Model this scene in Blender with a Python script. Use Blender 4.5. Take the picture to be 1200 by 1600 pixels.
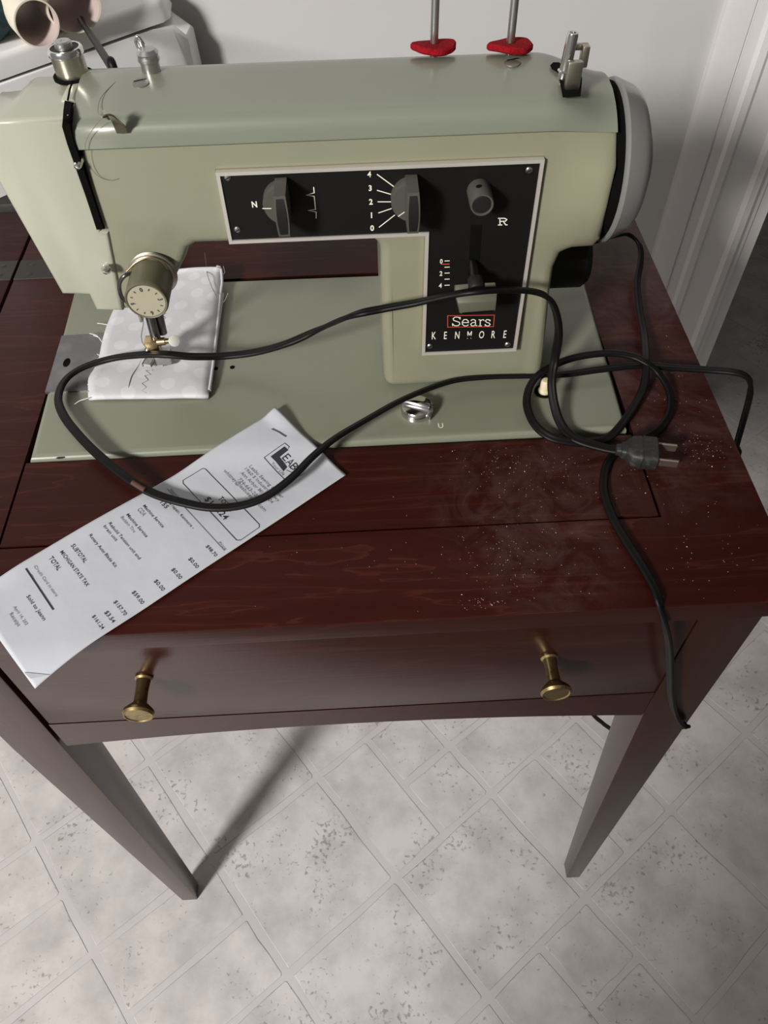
import bpy, bmesh, math, random
from mathutils import Vector, Matrix, noise

random.seed(7)
S = bpy.context.scene
for o in list(bpy.data.objects):
    bpy.data.objects.remove(o)
COL = S.collection
H = 0.74                      # height of the machine bed above the floor; bed top is z = 0 while building

# ------------------------------------------------------------------ camera
CAM = Vector((0.2075, -0.3292, 0.3485))
AR = Vector((0.9987, -0.0490, -0.0157)); AU = Vector((0.0482, 0.7839, 0.6190)); AF = Vector((0.0180, 0.6189, -0.7853))
FPX = 1220.0
cd = bpy.data.cameras.new('camera')
cd.sensor_fit = 'AUTO'; cd.sensor_width = 36.0; cd.lens = FPX / 1600 * 36.0
cd.clip_start = 0.01; cd.clip_end = 50
cam = bpy.data.objects.new('camera', cd); COL.objects.link(cam)
m3 = Matrix((AR, AU, -AF)).transposed()
cam.matrix_world = Matrix.Translation(CAM + Vector((0, 0, H))) @ m3.to_4x4()
S.camera = cam

# ------------------------------------------------------------------ light and exposure
W = bpy.data.worlds.new('world'); S.world = W; W.use_nodes = True
bg = W.node_tree.nodes['Background']
bg.inputs[0].default_value = (1.0, 0.98, 0.96, 1); bg.inputs[1].default_value = 0.22
LD = Vector((0.526, 0.722, -0.454)).normalized()       # travel direction of the ceiling lamp's light
ld = bpy.data.lights.new('ceiling_lamp', 'AREA'); ld.shape = 'DISK'; ld.size = 0.52; ld.energy = 152
ld.color = (1.0, 0.97, 0.935)
lo = bpy.data.objects.new('ceiling_lamp', ld); COL.objects.link(lo)
lp = Vector((0.2, 0.05, 0.0)) - LD * 3.3
lo.location = lp + Vector((0, 0, H))
lo.rotation_euler = LD.to_track_quat('-Z', 'Y').to_euler()
S.view_settings.view_transform = 'Standard'; S.view_settings.look = 'None'
S.view_settings.gamma = 1.0; S.view_settings.use_curve_mapping = False
S.view_settings.exposure = -0.08

# ------------------------------------------------------------------ helpers: where a point seen in the photo lies on a known plane
def ray(px, py): return AF + AR * ((px - 600) / FPX) - AU * ((py - 800) / FPX)
def onZ(px, py, z=0.0):
    d = ray(px, py); return CAM + d * ((z - CAM.z) / d.z)
def onY(px, py, y):
    d = ray(px, py); return CAM + d * ((y - CAM.y) / d.y)

# ------------------------------------------------------------------ materials
def srgb(r, g, b):
    f = lambda c: (c / 255 / 12.92) if c / 255 <= 0.04045 else ((c / 255 + 0.055) / 1.055) ** 2.4
    return (f(r), f(g), f(b), 1)
def mat(name, col, rough=0.5, metal=0.0, spec=0.5, coat=0.0, bump=None, vary=None, sheen=0):
    m = bpy.data.materials.new(name); m.use_nodes = True
    nt = m.node_tree; b = nt.nodes['Principled BSDF']
    b.inputs['Base Color'].default_value = col; b.inputs['Roughness'].default_value = rough
    b.inputs['Metallic'].default_value = metal; b.inputs['Specular IOR Level'].default_value = spec
    b.inputs['Coat Weight'].default_value = coat; b.inputs['Coat Roughness'].default_value = 0.15
    if sheen: b.inputs['Sheen Weight'].default_value = sheen
    if vary:                      # vary = (scale, second colour, low, high)
        tc = nt.nodes.new('ShaderNodeTexCoord'); n = nt.nodes.new('ShaderNodeTexNoise')
        n.inputs['Scale'].default_value = vary[0]; n.inputs['Detail'].default_value = 6
        r = nt.nodes.new('ShaderNodeValToRGB'); r.color_ramp.elements[0].position = vary[2]; r.color_ramp.elements[1].position = vary[3]
        r.color_ramp.elements[0].color = col; r.color_ramp.elements[1].color = vary[1]
        nt.links.new(tc.outputs['Object'], n.inputs['Vector']); nt.links.new(n.outputs['Fac'], r.inputs['Fac'])
        nt.links.new(r.outputs['Color'], b.inputs['Base Color'])
    if bump:                      # bump = (scale, strength, distance)
        tc = nt.nodes.new('ShaderNodeTexCoord'); n = nt.nodes.new('ShaderNodeTexNoise')
        n.inputs['Scale'].default_value = bump[0]; n.inputs['Detail'].default_value = 4
        bp = nt.nodes.new('ShaderNodeBump'); bp.inputs['Strength'].default_value = bump[1]; bp.inputs['Distance'].default_value = bump[2]
        nt.links.new(tc.outputs['Object'], n.inputs['Vector']); nt.links.new(n.outputs['Fac'], bp.inputs['Height'])
        nt.links.new(bp.outputs['Normal'], b.inputs['Normal'])
    return m

def wood_mat(name, dark, mid, light, rough, axis=0, dust=False):
    m = bpy.data.materials.new(name); m.use_nodes = True
    nt = m.node_tree; N = nt.nodes.new; L = nt.links.new; b = nt.nodes['Principled BSDF']
    tc = N('ShaderNodeTexCoord'); mp = N('ShaderNodeMapping')
    sc = [26.0, 26.0, 26.0]; sc[axis] = 2.2
    mp.inputs['Scale'].default_value = sc
    n = N('ShaderNodeTexNoise'); n.inputs['Scale'].default_value = 1.0; n.inputs['Detail'].default_value = 5; n.inputs['Distortion'].default_value = 0.6
    mp2 = N('ShaderNodeMapping'); sc2 = [420.0, 420.0, 420.0]; sc2[axis] = 9.0
    mp2.inputs['Scale'].default_value = sc2
    n2 = N('ShaderNodeTexNoise'); n2.inputs['Scale'].default_value = 1.0; n2.inputs['Detail'].default_value = 3
    L(tc.outputs['Object'], mp.inputs['Vector']); L(mp.outputs['Vector'], n.inputs['Vector'])
    L(tc.outputs['Object'], mp2.inputs['Vector']); L(mp2.outputs['Vector'], n2.inputs['Vector'])
    # contour lines of the broad noise give cathedral grain
    mul = N('ShaderNodeMath'); mul.operation = 'MULTIPLY'; mul.inputs[1].default_value = 9.0
    L(n.outputs['Fac'], mul.inputs[0])
    fr = N('ShaderNodeMath'); fr.operation = 'FRACT'; L(mul.outputs[0], fr.inputs[0])
    r = N('ShaderNodeValToRGB'); cr = r.color_ramp
    cr.elements[0].position = 0.0; cr.elements[0].color = light
    cr.elements[1].position = 1.0; cr.elements[1].color = mid
    e = cr.elements.new(0.10); e.color = mid
    e = cr.elements.new(0.55); e.color = dark
    L(fr.outputs[0], r.inputs['Fac'])
    mx = N('ShaderNodeMix'); mx.data_type = 'RGBA'; mx.blend_type = 'MULTIPLY'; mx.inputs['Factor'].default_value = 0.28
    r2 = N('ShaderNodeValToRGB'); r2.color_ramp.elements[0].position = 0.30; r2.color_ramp.elements[0].color = (0.62, 0.58, 0.56, 1)
    r2.color_ramp.elements[1].position = 0.6; r2.color_ramp.elements[1].color = (1, 1, 1, 1)
    L(n2.outputs['Fac'], r2.inputs['Fac']); L(r.outputs['Color'], mx.inputs['A']); L(r2.outputs['Color'], mx.inputs['B'])
    out = mx.outputs['Result']
    if dust:
        # film of pale dust lying on the right half of the top, with wiped arcs in it
        sp = N('ShaderNodeSeparateXYZ'); L(tc.outputs['Object'], sp.inputs[0])
        def blob(cx, cy, r_):
            a = N('ShaderNodeVectorMath'); a.operation = 'DISTANCE'; a.inputs[1].default_value = (cx, cy, -0.003); L(tc.outputs['Object'], a.inputs[0])
            q = N('ShaderNodeMapRange'); q.inputs['From Min'].default_value = r_; q.inputs['From Max'].default_value = r_ * 0.25
            q.interpolation_type = 'SMOOTHSTEP'; L(a.outputs['Value'], q.inputs['Value']); return q.outputs['Result']
        acc = None
        for v in (blob(0.30, -0.045, 0.085), blob(0.385, 0.02, 0.12), blob(0.40, 0.15, 0.12), blob(0.305, -0.095, 0.05)):
            if acc is None: acc = v
            else:
                a = N('ShaderNodeMath'); a.operation = 'MAXIMUM'; L(acc, a.inputs[0]); L(v, a.inputs[1]); acc = a.outputs[0]
        dn = N('ShaderNodeTexNoise'); dn.inputs['Scale'].default_value = 34; dn.inputs['Detail'].default_value = 9; dn.inputs['Roughness'].default_value = 0.75; dn.inputs['Distortion'].default_value = 1.2
        L(tc.outputs['Object'], dn.inputs['Vector'])
        dr = N('ShaderNodeMapRange'); dr.inputs['From Min'].default_value = 0.42; dr.inputs['From Max'].default_value = 0.80; L(dn.outputs['Fac'], dr.inputs['Value'])
        a = N('ShaderNodeMath'); a.operation = 'MULTIPLY'; L(acc, a.inputs[0]); L(dr.outputs['Result'], a.inputs[1])
        a2 = N('ShaderNodeMath'); a2.operation = 'MULTIPLY'; a2.inputs[1].default_value = 0.18; L(a.outputs[0], a2.inputs[0])
        mx2 = N('ShaderNodeMix'); mx2.data_type = 'RGBA'; L(a2.outputs[0], mx2.inputs['Factor']); L(out, mx2.inputs['A']); mx2.inputs['B'].default_value = srgb(150, 128, 122)
        out = mx2.outputs['Result']
    L(out, b.inputs['Base Color'])
    b.inputs['Roughness'].default_value = rough; b.inputs['Specular IOR Level'].default_value = 0.16 if dust else 0.5
    bp = N('ShaderNodeBump'); bp.inputs['Strength'].default_value = 0.12; bp.inputs['Distance'].default_value = 0.0006
    L(n2.outputs['Fac'], bp.inputs['Height']); L(bp.outputs['Normal'], b.inputs['Normal'])
    return m

M = {}
M['wall'] = mat('wall_paint', srgb(190, 189, 187), 0.75, bump=(120, 0.15, 0.001))
M['trim'] = mat('gloss_trim_paint', srgb(214, 212, 211), 0.22)
M['wood_top'] = wood_mat('mahogany_top', srgb(48, 13, 8), srgb(53, 17, 10), srgb(68, 30, 21), 0.42, 0, dust=True)
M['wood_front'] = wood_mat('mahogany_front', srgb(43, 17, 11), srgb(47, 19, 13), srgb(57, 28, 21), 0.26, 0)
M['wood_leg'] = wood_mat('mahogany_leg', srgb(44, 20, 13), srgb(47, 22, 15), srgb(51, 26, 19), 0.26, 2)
M['wood_dark'] = mat('raw_inner_wood', srgb(40, 18, 13), 0.7)
M['mint'] = mat('mint_enamel', srgb(131, 133, 112), 0.30, coat=0.3, vary=(7, srgb(134, 132, 110), 0.36, 0.66))
M['mint_hood'] = mat('mint_enamel_hood', srgb(124, 128, 114), 0.30, coat=0.3)
M['mint_bed'] = mat('mint_enamel_bed', srgb(121, 124, 107), 0.36, coat=0.2)
M['cream'] = mat('cream_mint_cover', srgb(174, 175, 157), 0.27, coat=0.3)
M['wheel'] = mat('pale_grey_wheel_plastic', srgb(118, 118, 115), 0.25, coat=0.3)
M['black'] = mat('black_panel', srgb(14, 13, 12), 0.5, spec=0.3)
M['blackhole'] = mat('black_gap', srgb(7, 7, 6), 0.9, spec=0.1)
M['rubber'] = mat('black_rubber_cord', srgb(12, 11, 11), 0.48, spec=0.22, bump=(900, 0.1, 0.0003))
M['plug'] = mat('dusty_black_plug', srgb(34, 33, 34), 0.55, vary=(300, srgb(70, 68, 68), 0.52, 0.8))
M['greyplastic'] = mat('grey_knob_plastic', srgb(74, 73, 67), 0.5, spec=0.35)
M['insert'] = mat('charcoal_knob_insert', srgb(24, 24, 24), 0.55, spec=0.3)
M['white'] = mat('white_print', srgb(226, 222, 205), 0.6)
M['red_print'] = mat('red_print', srgb(190, 66, 44), 0.6)
M['chrome'] = mat('chrome', (0.75, 0.75, 0.74, 1), 0.16, 1.0)
M['steel'] = mat('brushed_steel', (0.50, 0.50, 0.48, 1), 0.36, 1.0)
M['slide'] = mat('worn_slide_plate', (0.20, 0.20, 0.205, 1), 0.42, 0.9, vary=(38, (0.33, 0.33, 0.33, 1), 0.45, 0.75))
M['silver'] = mat('silver_border', (0.66, 0.63, 0.57, 1), 0.45, 0.55)
M['nickel'] = mat('yellowed_nickel', (0.48, 0.45, 0.37, 1), 0.33, 1.0)
M['darksteel'] = mat('dark_steel', (0.16, 0.15, 0.15, 1), 0.32, 1.0)
M['brass'] = mat('tarnished_brass', (0.36, 0.27, 0.13, 1), 0.38, 1.0, vary=(260, (0.20, 0.14, 0.07, 1), 0.50, 0.72))
M['oil'] = mat('dull_oil_screw', (0.26, 0.26, 0.23, 1), 0.5, 0.8)
M['brass2'] = mat('brass_clamp', (0.62, 0.48, 0.28, 1), 0.28, 1.0)
M['olive'] = mat('olive_dial_plastic', srgb(96, 92, 72), 0.5)
M['dialface'] = mat('cream_dial_face', srgb(164, 158, 136), 0.45)
M['ink'] = mat('black_ink', srgb(42, 42, 46), 0.8)
M['greyink'] = mat('grey_ink', srgb(122, 124, 130), 0.8)
M['felt'] = mat('red_felt', srgb(146, 20, 30), 0.95, spec=0.1, bump=(1400, 0.8, 0.001), vary=(500, srgb(116, 12, 20), 0.45, 0.7))
M['hinge'] = mat('blackened_hinge', (0.06, 0.055, 0.05, 1), 0.45, 0.8)
M['creamplastic'] = mat('cream_plastic', srgb(214, 202, 172), 0.4)
M['whiteplastic'] = mat('white_appliance_plastic', srgb(234, 233, 232), 0.35)
M['rollpaper'] = mat('cream_roll_paper', srgb(222, 214, 196), 0.8)
M['rollinside'] = mat('roll_paper_inside', srgb(196, 178, 172), 0.85)
M['teal'] = mat('dark_teal_fabric', srgb(28, 58, 64), 0.8, bump=(200, 0.5, 0.004))
M['blacktop'] = mat('charcoal_table_top', srgb(44, 42, 40), 0.6)
M['thread_dark'] = mat('grey_thread', srgb(92, 84, 82), 0.8)
M['thread_white'] = mat('white_thread', srgb(226, 224, 216), 0.8)
M['thread_tan'] = mat('tan_thread', srgb(118, 112, 88), 0.8)
M['crumb'] = mat('pale_dust_crumb', srgb(176, 160, 150), 0.9)
M['tape'] = mat('brown_scuffed_jacket', srgb(82, 52, 40), 0.8)

def paper_mat():
    m = mat('receipt_paper', srgb(190, 192, 199), 0.7, bump=(26, 0.25, 0.004)); return m
M['paper'] = paper_mat()
def cloth_mat():
    m = mat('white_polka_cotton', srgb(214, 214, 216), 0.85)
    nt = m.node_tree; N = nt.nodes.new; L = nt.links.new; b = nt.nodes['Principled BSDF']
    uv = N('ShaderNodeTexCoord'); mp = N('ShaderNodeMapping'); mp.inputs['Scale'].default_value = (60, 60, 60); mp.inputs['Rotation'].default_value = (0, 0, 0.5)
    L(uv.outputs['UV'], mp.inputs['Vector'])
    v = N('ShaderNodeTexVoronoi'); v.voronoi_dimensions = '2D'; v.inputs['Scale'].default_value = 1.0; v.inputs['Randomness'].default_value = 0.35
    L(mp.outputs['Vector'], v.inputs['Vector'])
    r = N('ShaderNodeValToRGB'); r.color_ramp.elements[0].position = 0.27; r.color_ramp.elements[0].color = srgb(208, 207, 209)
    r.color_ramp.elements[1].position = 0.31; r.color_ramp.elements[1].color = srgb(198, 197, 201)
    L(v.outputs['Distance'], r.inputs['Fac']); L(r.outputs['Color'], b.inputs['Base Color'])
    n = N('ShaderNodeTexNoise'); n.inputs['Scale'].default_value = 60; n.inputs['Detail'].default_value = 3; L(uv.outputs['Object'], n.inputs['Vector'])
    bp = N('ShaderNodeBump'); bp.inputs['Strength'].default_value = 0.25; bp.inputs['Distance'].default_value = 0.002
    L(n.outputs['Fac'], bp.inputs['Height']); L(bp.outputs['Normal'], b.inputs['Normal'])
    return m
M['cloth'] = cloth_mat()
def vinyl_mat(name, base, dark, fleck, tint):
    m = bpy.data.materials.new(name); m.use_nodes = True
    nt = m.node_tree; N = nt.nodes.new; L = nt.links.new; b = nt.nodes['Principled BSDF']
    g = N('ShaderNodeNewGeometry')
    n = N('ShaderNodeTexNoise'); n.inputs['Scale'].default_value = 14; n.inputs['Detail'].default_value = 7; n.inputs['Roughness'].default_value = 0.62
    L(g.outputs['Position'], n.inputs['Vector'])
    r = N('ShaderNodeValToRGB'); r.color_ramp.elements[0].position = 0.36; r.color_ramp.elements[0].color = dark
    r.color_ramp.elements[1].position = 0.60; r.color_ramp.elements[1].color = base
    L(n.outputs['Fac'], r.inputs['Fac'])
    n2 = N('ShaderNodeTexNoise'); n2.inputs['Scale'].default_value = 170; n2.inputs['Detail'].default_value = 3; n2.inputs['Distortion'].default_value = 0.4
    L(g.outputs['Position'], n2.inputs['Vector'])
    n3 = N('ShaderNodeTexNoise'); n3.inputs['Scale'].default_value = 11; n3.inputs['Detail'].default_value = 2
    L(g.outputs['Position'], n3.inputs['Vector'])
    t = N('ShaderNodeMath'); t.operation = 'MULTIPLY_ADD'; t.inputs[1].default_value = 0.62; t.inputs[2].default_value = 0.0
    L(n3.outputs['Fac'], t.inputs[0])
    ad = N('ShaderNodeMath'); ad.operation = 'ADD'; L(n2.outputs['Fac'], ad.inputs[0]); L(t.outputs[0], ad.inputs[1])
    fr = N('ShaderNodeMapRange'); fr.inputs['From Min'].default_value = 0.95; fr.inputs['From Max'].default_value = 1.06; fr.inputs['To Max'].default_value = fleck; L(ad.outputs[0], fr.inputs['Value'])
    mx = N('ShaderNodeMix'); mx.data_type = 'RGBA'; L(fr.outputs['Result'], mx.inputs['Factor']); L(r.outputs['Color'], mx.inputs['A']); mx.inputs['B'].default_value = srgb(120, 114, 110)
    oi = N('ShaderNodeObjectInfo')
    tm = N('ShaderNodeMapRange'); tm.inputs['To Min'].default_value = 1 - tint; tm.inputs['To Max'].default_value = 1.0; L(oi.outputs['Random'], tm.inputs['Value'])
    vm = N('ShaderNodeVectorMath'); vm.operation = 'SCALE'; L(mx.outputs['Result'], vm.inputs[0]); L(tm.outputs['Result'], vm.inputs['Scale'])
    L(vm.outputs['Vector'], b.inputs['Base Color'])
    b.inputs['Roughness'].default_value = 0.42
    bp = N('ShaderNodeBump'); bp.inputs['Strength'].default_value = 0.25; bp.inputs['Distance'].default_value = 0.0015; bp.invert = True
    L(fr.outputs['Result'], bp.inputs['Height']); L(bp.outputs['Normal'], b.inputs['Normal'])
    return m
M['vinyl'] = vinyl_mat('stone_print_vinyl', srgb(218, 212, 209), srgb(192, 186, 183), 0.6, 0.04)
M['tile_edge'] = mat('printed_tile_edge', srgb(166, 158, 153), 0.6)
M['joint'] = vinyl_mat('vinyl_joint', srgb(209, 203, 201), srgb(201, 195, 193), 0.0, 0.0)

# ------------------------------------------------------------------ helpers: meshes
def finish(name, bm, m, parent=None, smooth=35, recalc=True):
    if recalc: bmesh.ops.recalc_face_normals(bm, faces=bm.faces)
    me = bpy.data.meshes.new(name); bm.to_mesh(me); bm.free()
    if isinstance(m, (list, tuple)):
        for q in m: me.materials.append(q)
    else: me.materials.append(m)
    if smooth:
        for p in me.polygons: p.use_smooth = True
        me.set_sharp_from_angle(angle=math.radians(smooth))
    o = bpy.data.objects.new(name, me); COL.objects.link(o)
    if parent is not None:
        o.parent = parent
        off = Vector((0, 0, 0)); q = parent
        while q is not None: off += q.location; q = q.parent
        o.location = -off
    return o
def tag(o, label, cat, group=None):
    o['label'] = label; o['category'] = cat
    if group: o['group'] = group
    return o
def struct(o): o['kind'] = 'structure'; return o
def empty(name, loc, label, cat, group=None):
    o = bpy.data.objects.new(name, None); COL.objects.link(o); o.location = loc; o.empty_display_size = 0.02
    return tag(o, label, cat, group)

def add_box(bm, lo_, hi_, bevel=0.0, seg=2):
    b2 = bmesh.new(); bmesh.ops.create_cube(b2, size=1.0)
    for v in b2.verts:
        v.co = Vector([lo_[i] + (v.co[i] + 0.5) * (hi_[i] - lo_[i]) for i in range(3)])
    if bevel: bmesh.ops.bevel(b2, geom=list(b2.edges), offset=bevel, segments=seg, profile=0.5, affect='EDGES')
    merge(bm, b2)
def merge(bm, b2, mtx=None):
    if mtx is not None: b2.transform(mtx)
    me = bpy.data.meshes.new('tmp'); b2.to_mesh(me); b2.free(); bm.from_mesh(me); bpy.data.meshes.remove(me)
def box(name, lo_, hi_, m, parent=None, bevel=0.0, seg=2):
    bm = bmesh.new(); add_box(bm, lo_, hi_, bevel, seg); return finish(name, bm, m, parent)
def frame(axis):
    a = Vector(axis).normalized(); t = Vector((0, 0, 1)) if abs(a.z) < 0.9 else Vector((1, 0, 0))
    u = t.cross(a).normalized(); return u, a.cross(u), a
def add_lathe(bm, prof, org, axis, n=32, cap=True):
    """prof: list of (radius, distance along axis)"""
    u, v, a = frame(axis); org = Vector(org); rings = []
    for r, h in prof:
        if r < 1e-6: rings.append([bm.verts.new(org + a * h)])
        else: rings.append([bm.verts.new(org + a * h + (u * math.cos(2 * math.pi * k / n) + v * math.sin(2 * math.pi * k / n)) * r) for k in range(n)])
    for A, B_ in zip(rings, rings[1:]):
        for k in range(n):
            k2 = (k + 1) % n
            if len(A) == 1 and len(B_) == 1: continue
            if len(A) == 1: bm.faces.new((A[0], B_[k], B_[k2]))
            elif len(B_) == 1: bm.faces.new((A[k], B_[0], A[k2]))
            else: bm.faces.new((A[k], B_[k], B_[k2], A[k2]))
    if cap:
        if len(rings[0]) > 1: bm.faces.new(rings[0])
        if len(rings[-1]) > 1: bm.faces.new(rings[-1][::-1])
def lathe(name, prof, org, axis, m, parent=None, n=32):
    bm = bmesh.new(); add_lathe(bm, prof, org, axis, n); return finish(name, bm, m, parent)
def spline(pts, per=10):
    P = [Vector(p) for p in pts]; P = [P[0] * 2 - P[1]] + P + [P[-1] * 2 - P[-2]]; out = []
    for i in range(1, len(P) - 2):
        a, b, c, d = P[i - 1:i + 3]
        for k in range(per):
            t = k / per
            out.append(0.5 * ((2 * b) + (c - a) * t + (2 * a - 5 * b + 4 * c - d) * t * t + (3 * b - a - 3 * c + d) * t ** 3))
    out.append(P[-2]); return out
def add_sweep(bm, path, section, twist=0.0, twist_fn=None):
    n = len(path); rings = []; up = Vector((0, 0, 1))
    side = None
    for i, p in enumerate(path):
        t = (path[min(i + 1, n - 1)] - path[max(i - 1, 0)]).normalized()
        s = t.cross(up)
        if s.length < 0.25:
            s = (side - t * side.dot(t)) if side is not None else t.cross(Vector((0, 1, 0)))
        s.normalize()
        if side is not None and s.dot(side) < 0: s = -s
        side = s; nn = s.cross(t).normalized()
        a = twist_fn(i / (n - 1)) if twist_fn else twist
        ca, sa = math.cos(a), math.sin(a)
        s2 = s * ca + nn * sa; n2 = nn * ca - s * sa
        rings.append([bm.verts.new(p + s2 * x + n2 * y) for x, y in section])
    m_ = len(section)
    for A, B_ in zip(rings, rings[1:]):
        for k in range(m_): bm.faces.new((A[k], A[(k + 1) % m_], B_[(k + 1) % m_], B_[k]))
    bm.faces.new(rings[0][::-1]); bm.faces.new(rings[-1])
def circ(r, n=8): return [(r * math.cos(2 * math.pi * k / n), r * math.sin(2 * math.pi * k / n)) for k in range(n)]
def tube(name, pts, r, m, parent=None, n=8, per=8, straight=False):
    bm = bmesh.new(); add_sweep(bm, [Vector(p) for p in pts] if straight else spline(pts, per), circ(r, n)); return finish(name, bm, m, parent, 60)
def prism(bm, poly, y0, y1, bevel=0.0, seg=3, front_only=True):
    """poly: (x, z) outline, extruded in depth from y0 (front) to y1"""
    b2 = bmesh.new()
    f = [b2.verts.new((x, y0, z)) for x, z in poly]; k = [b2.verts.new((x, y1, z)) for x, z in poly]
    ff = b2.faces.new(f); b2.faces.new(k[::-1]); n = len(poly)
    for i in range(n): b2.faces.new((f[i], k[i], k[(i + 1) % n], f[(i + 1) % n]))
    bmesh.ops.recalc_face_normals(b2, faces=b2.faces)
    if bevel:
        es = [e for e in b2.edges if all(abs(v.co.y - y0) < 1e-7 for v in e.verts)]
        if not front_only: es += [e for e in b2.edges if all(abs(v.co.y - y1) < 1e-7 for v in e.verts)]
        bmesh.ops.bevel(b2, geom=es, offset=bevel, segments=seg, profile=0.5, affect='EDGES')
    merge(bm, b2)
def arc(cx, cz, r, a0, a1, n=6): return [(cx + r * math.cos(math.radians(a0 + (a1 - a0) * i / n)), cz + r * math.sin(math.radians(a0 + (a1 - a0) * i / n))) for i in range(n + 1)]

# flat print: text and strokes laid on a plane given by origin, right and up vectors
def add_text(bm, s, org, right, up, height, stretch=1.0, width=None, align='LEFT', bold=0.0, lift=0.00015, fit=None):
    cu = bpy.data.curves.new('t', 'FONT'); cu.body = s; cu.size = 1.0; cu.align_x = 'LEFT'; cu.offset = bold; cu.resolution_u = 2
    ob = bpy.data.objects.new('t', cu); me = bpy.data.meshes.new_from_object(ob)
    bpy.data.objects.remove(ob); bpy.data.curves.remove(cu)
    xs = [v.co.x for v in me.vertices]; w0 = max(xs) - min(xs); x0 = min(xs)
    k = height / 0.70
    sx = k * stretch if width is None else width / w0
    dx = {'LEFT': 0, 'CENTER': -w0 / 2 * sx, 'RIGHT': -w0 * sx}[align]
    r = Vector(right).normalized(); u = Vector(up).normalized(); n = r.cross(u)
    for v in me.vertices:
        lx, ly = (v.co.x - x0) * sx + dx, v.co.y * k
        p = Vector(org) + r * lx + u * ly + n * lift
        v.co = fit(p) if fit else p
    bm.from_mesh(me); bpy.data.meshes.remove(me)
def add_stroke(bm, pts, w, n, lift=0.00015, closed=False, fit=None):
    """flat ribbon of width w along 3D polyline pts lying on a plane with normal n"""
    n = Vector(n).normalized(); P = [Vector(p) for p in pts]
    if closed: P = P + [P[0]]
    L_ = []; 
    for i, p in enumerate(P):
        a = P[i - 1] if i > 0 else (P[-2] if closed else None); b = P[i + 1] if i < len(P) - 1 else (P[1] if closed else None)
        d1 = (p - a).normalized() if a is not None else None; d2 = (b - p).normalized() if b is not None else None
        d = (d1 or d2) if (d1 is None or d2 is None) else (d1 + d2)
        if d.length < 1e-6: d = d2
        d = d.normalized(); s = n.cross(d)
        k = 1.0
        if d1 is not None and d2 is not None: k = 1 / max(0.45, n.cross(d1).dot(s))
        q = (p + s * w / 2 * k + n * lift, p - s * w / 2 * k + n * lift)
        if fit: q = (fit(q[0]), fit(q[1]))
        L_.append((bm.verts.new(q[0]), bm.verts.new(q[1])))
    for A, B_ in zip(L_, L_[1:]): bm.faces.new((A[0], A[1], B_[1], B_[0]))

# ================================================================== SETTING
# --- floor: sheet with stone-print tiles, each tile its own piece
ZF = -H
bm = bmesh.new(); add_box(bm, (-3.0, -2.5, ZF - 0.02), (3.2, 3.4, ZF - 0.0009))
floor = struct(finish('floor', bm, M['joint']))
GO = Vector((0.3562, 0.0264)); GU = Vector((0.1002, -0.1353)); GV = Vector((-0.1403, -0.1036))
GU = GU.normalized() * 0.1713; GV = Vector((GU.y, -GU.x)) if False else GV.normalized() * 0.1713
SPLIT = {(-1, 0): 'A', (0, -1): 'A', (1, 0): 'A', (-1, 2): 'B', (-2, 3): 'B', (2, -2): 'A', (0, -3): 'B', (-3, 1): 'A', (2, -1): 'B', (1, -4): 'A', (3, -5): 'A', (-2, -1): 'B', (0, 2): 'A', (2, 1): 'A', (-3, 4): 'A', (1, -3): 'A', (3, -3): 'B', (2, -5): 'B', (-3, -1): 'A'}
BIG = {(0, 0), (1, -1), (-1, 1), (-2, 2), (-2, 1), (0, -2), (1, -2), (0, 1)}
def add_tile(i0, i1, j0, j1):
    g = 0.0042 / 0.1713
    c = [(i0 + g, j0 + g), (i1 - g, j0 + g), (i1 - g, j1 - g), (i0 + g, j1 - g)]
    pts = []; 
    for k in range(4):
        a = Vector(c[k]); b = Vector(c[(k + 1) % 4]); d = b - a; L0 = d.length; d.normalize(); r = 0.011
        for t in (r, L0 * 0.35, L0 * 0.65, L0 - r):
            q = a + d * t
            q += Vector((random.uniform(-1, 1), random.uniform(-1, 1))) * (0.009 if r < t < L0 - r else 0.006)
            pts.append(q)
    cx = sum((p.x for p in pts)) / len(pts); cy = sum((p.y for p in pts)) / len(pts)
    bm = bmesh.new(); rings = []
    for inset, z in ((0.0, ZF - 0.0011), (0.0055, ZF - 0.0006), (0.010, ZF - 0.0004)):
        ring = []
        for p in pts:
            d = Vector((cx - p.x, cy - p.y)); q = p + d.normalized() * (inset * (1 + (0.5 * random.uniform(-1, 1) if inset else 0)))
            w = GO + GU * q.x + GV * q.y; ring.append(bm.verts.new((w.x, w.y, z)))
        rings.append(ring)
    n = len(pts)
    for A, B_ in zip(rings, rings[1:]):
        for k in range(n):
            f = bm.faces.new((A[k], A[(k + 1) % n], B_[(k + 1) % n], B_[k])); f.material_index = 1 if A is rings[0] else 0
    bm.faces.new(rings[-1])
    finish('tile', bm, [M['vinyl'], M['tile_edge']], floor, 0)
def seen(x, y):
    d = Vector((x, y, ZF)) - CAM; z = d.dot(AF)
    if z < 0.1: return False
    px = 600 + FPX * d.dot(AR) / z; py = 800 - FPX * d.dot(AU) / z
    return -260 < px < 1480 and 60 < py < 1900
rt = random.Random(3)
for i in range(-9, 12):
    for j in range(-13, 9):
        w = GO + GU * (i + .5) + GV * (j + .5)
        if not seen(w.x, w.y): continue
        t = SPLIT.get((i, j))
        if t is None and (i, j) not in BIG: t = rt.choice(['A', 'B', None, None, None])
        if t == 'A':
            add_tile(i, i + 1, j + .5, j + 1); add_tile(i, i + .5, j, j + .5); add_tile(i + .5, i + 1, j, j + .5)
        elif t == 'B':
            add_tile(i, i + .5, j, j + 1); add_tile(i + .5, i + 1, j, j + 1)
        else: add_tile(i, i + 1, j, j + 1)

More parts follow.
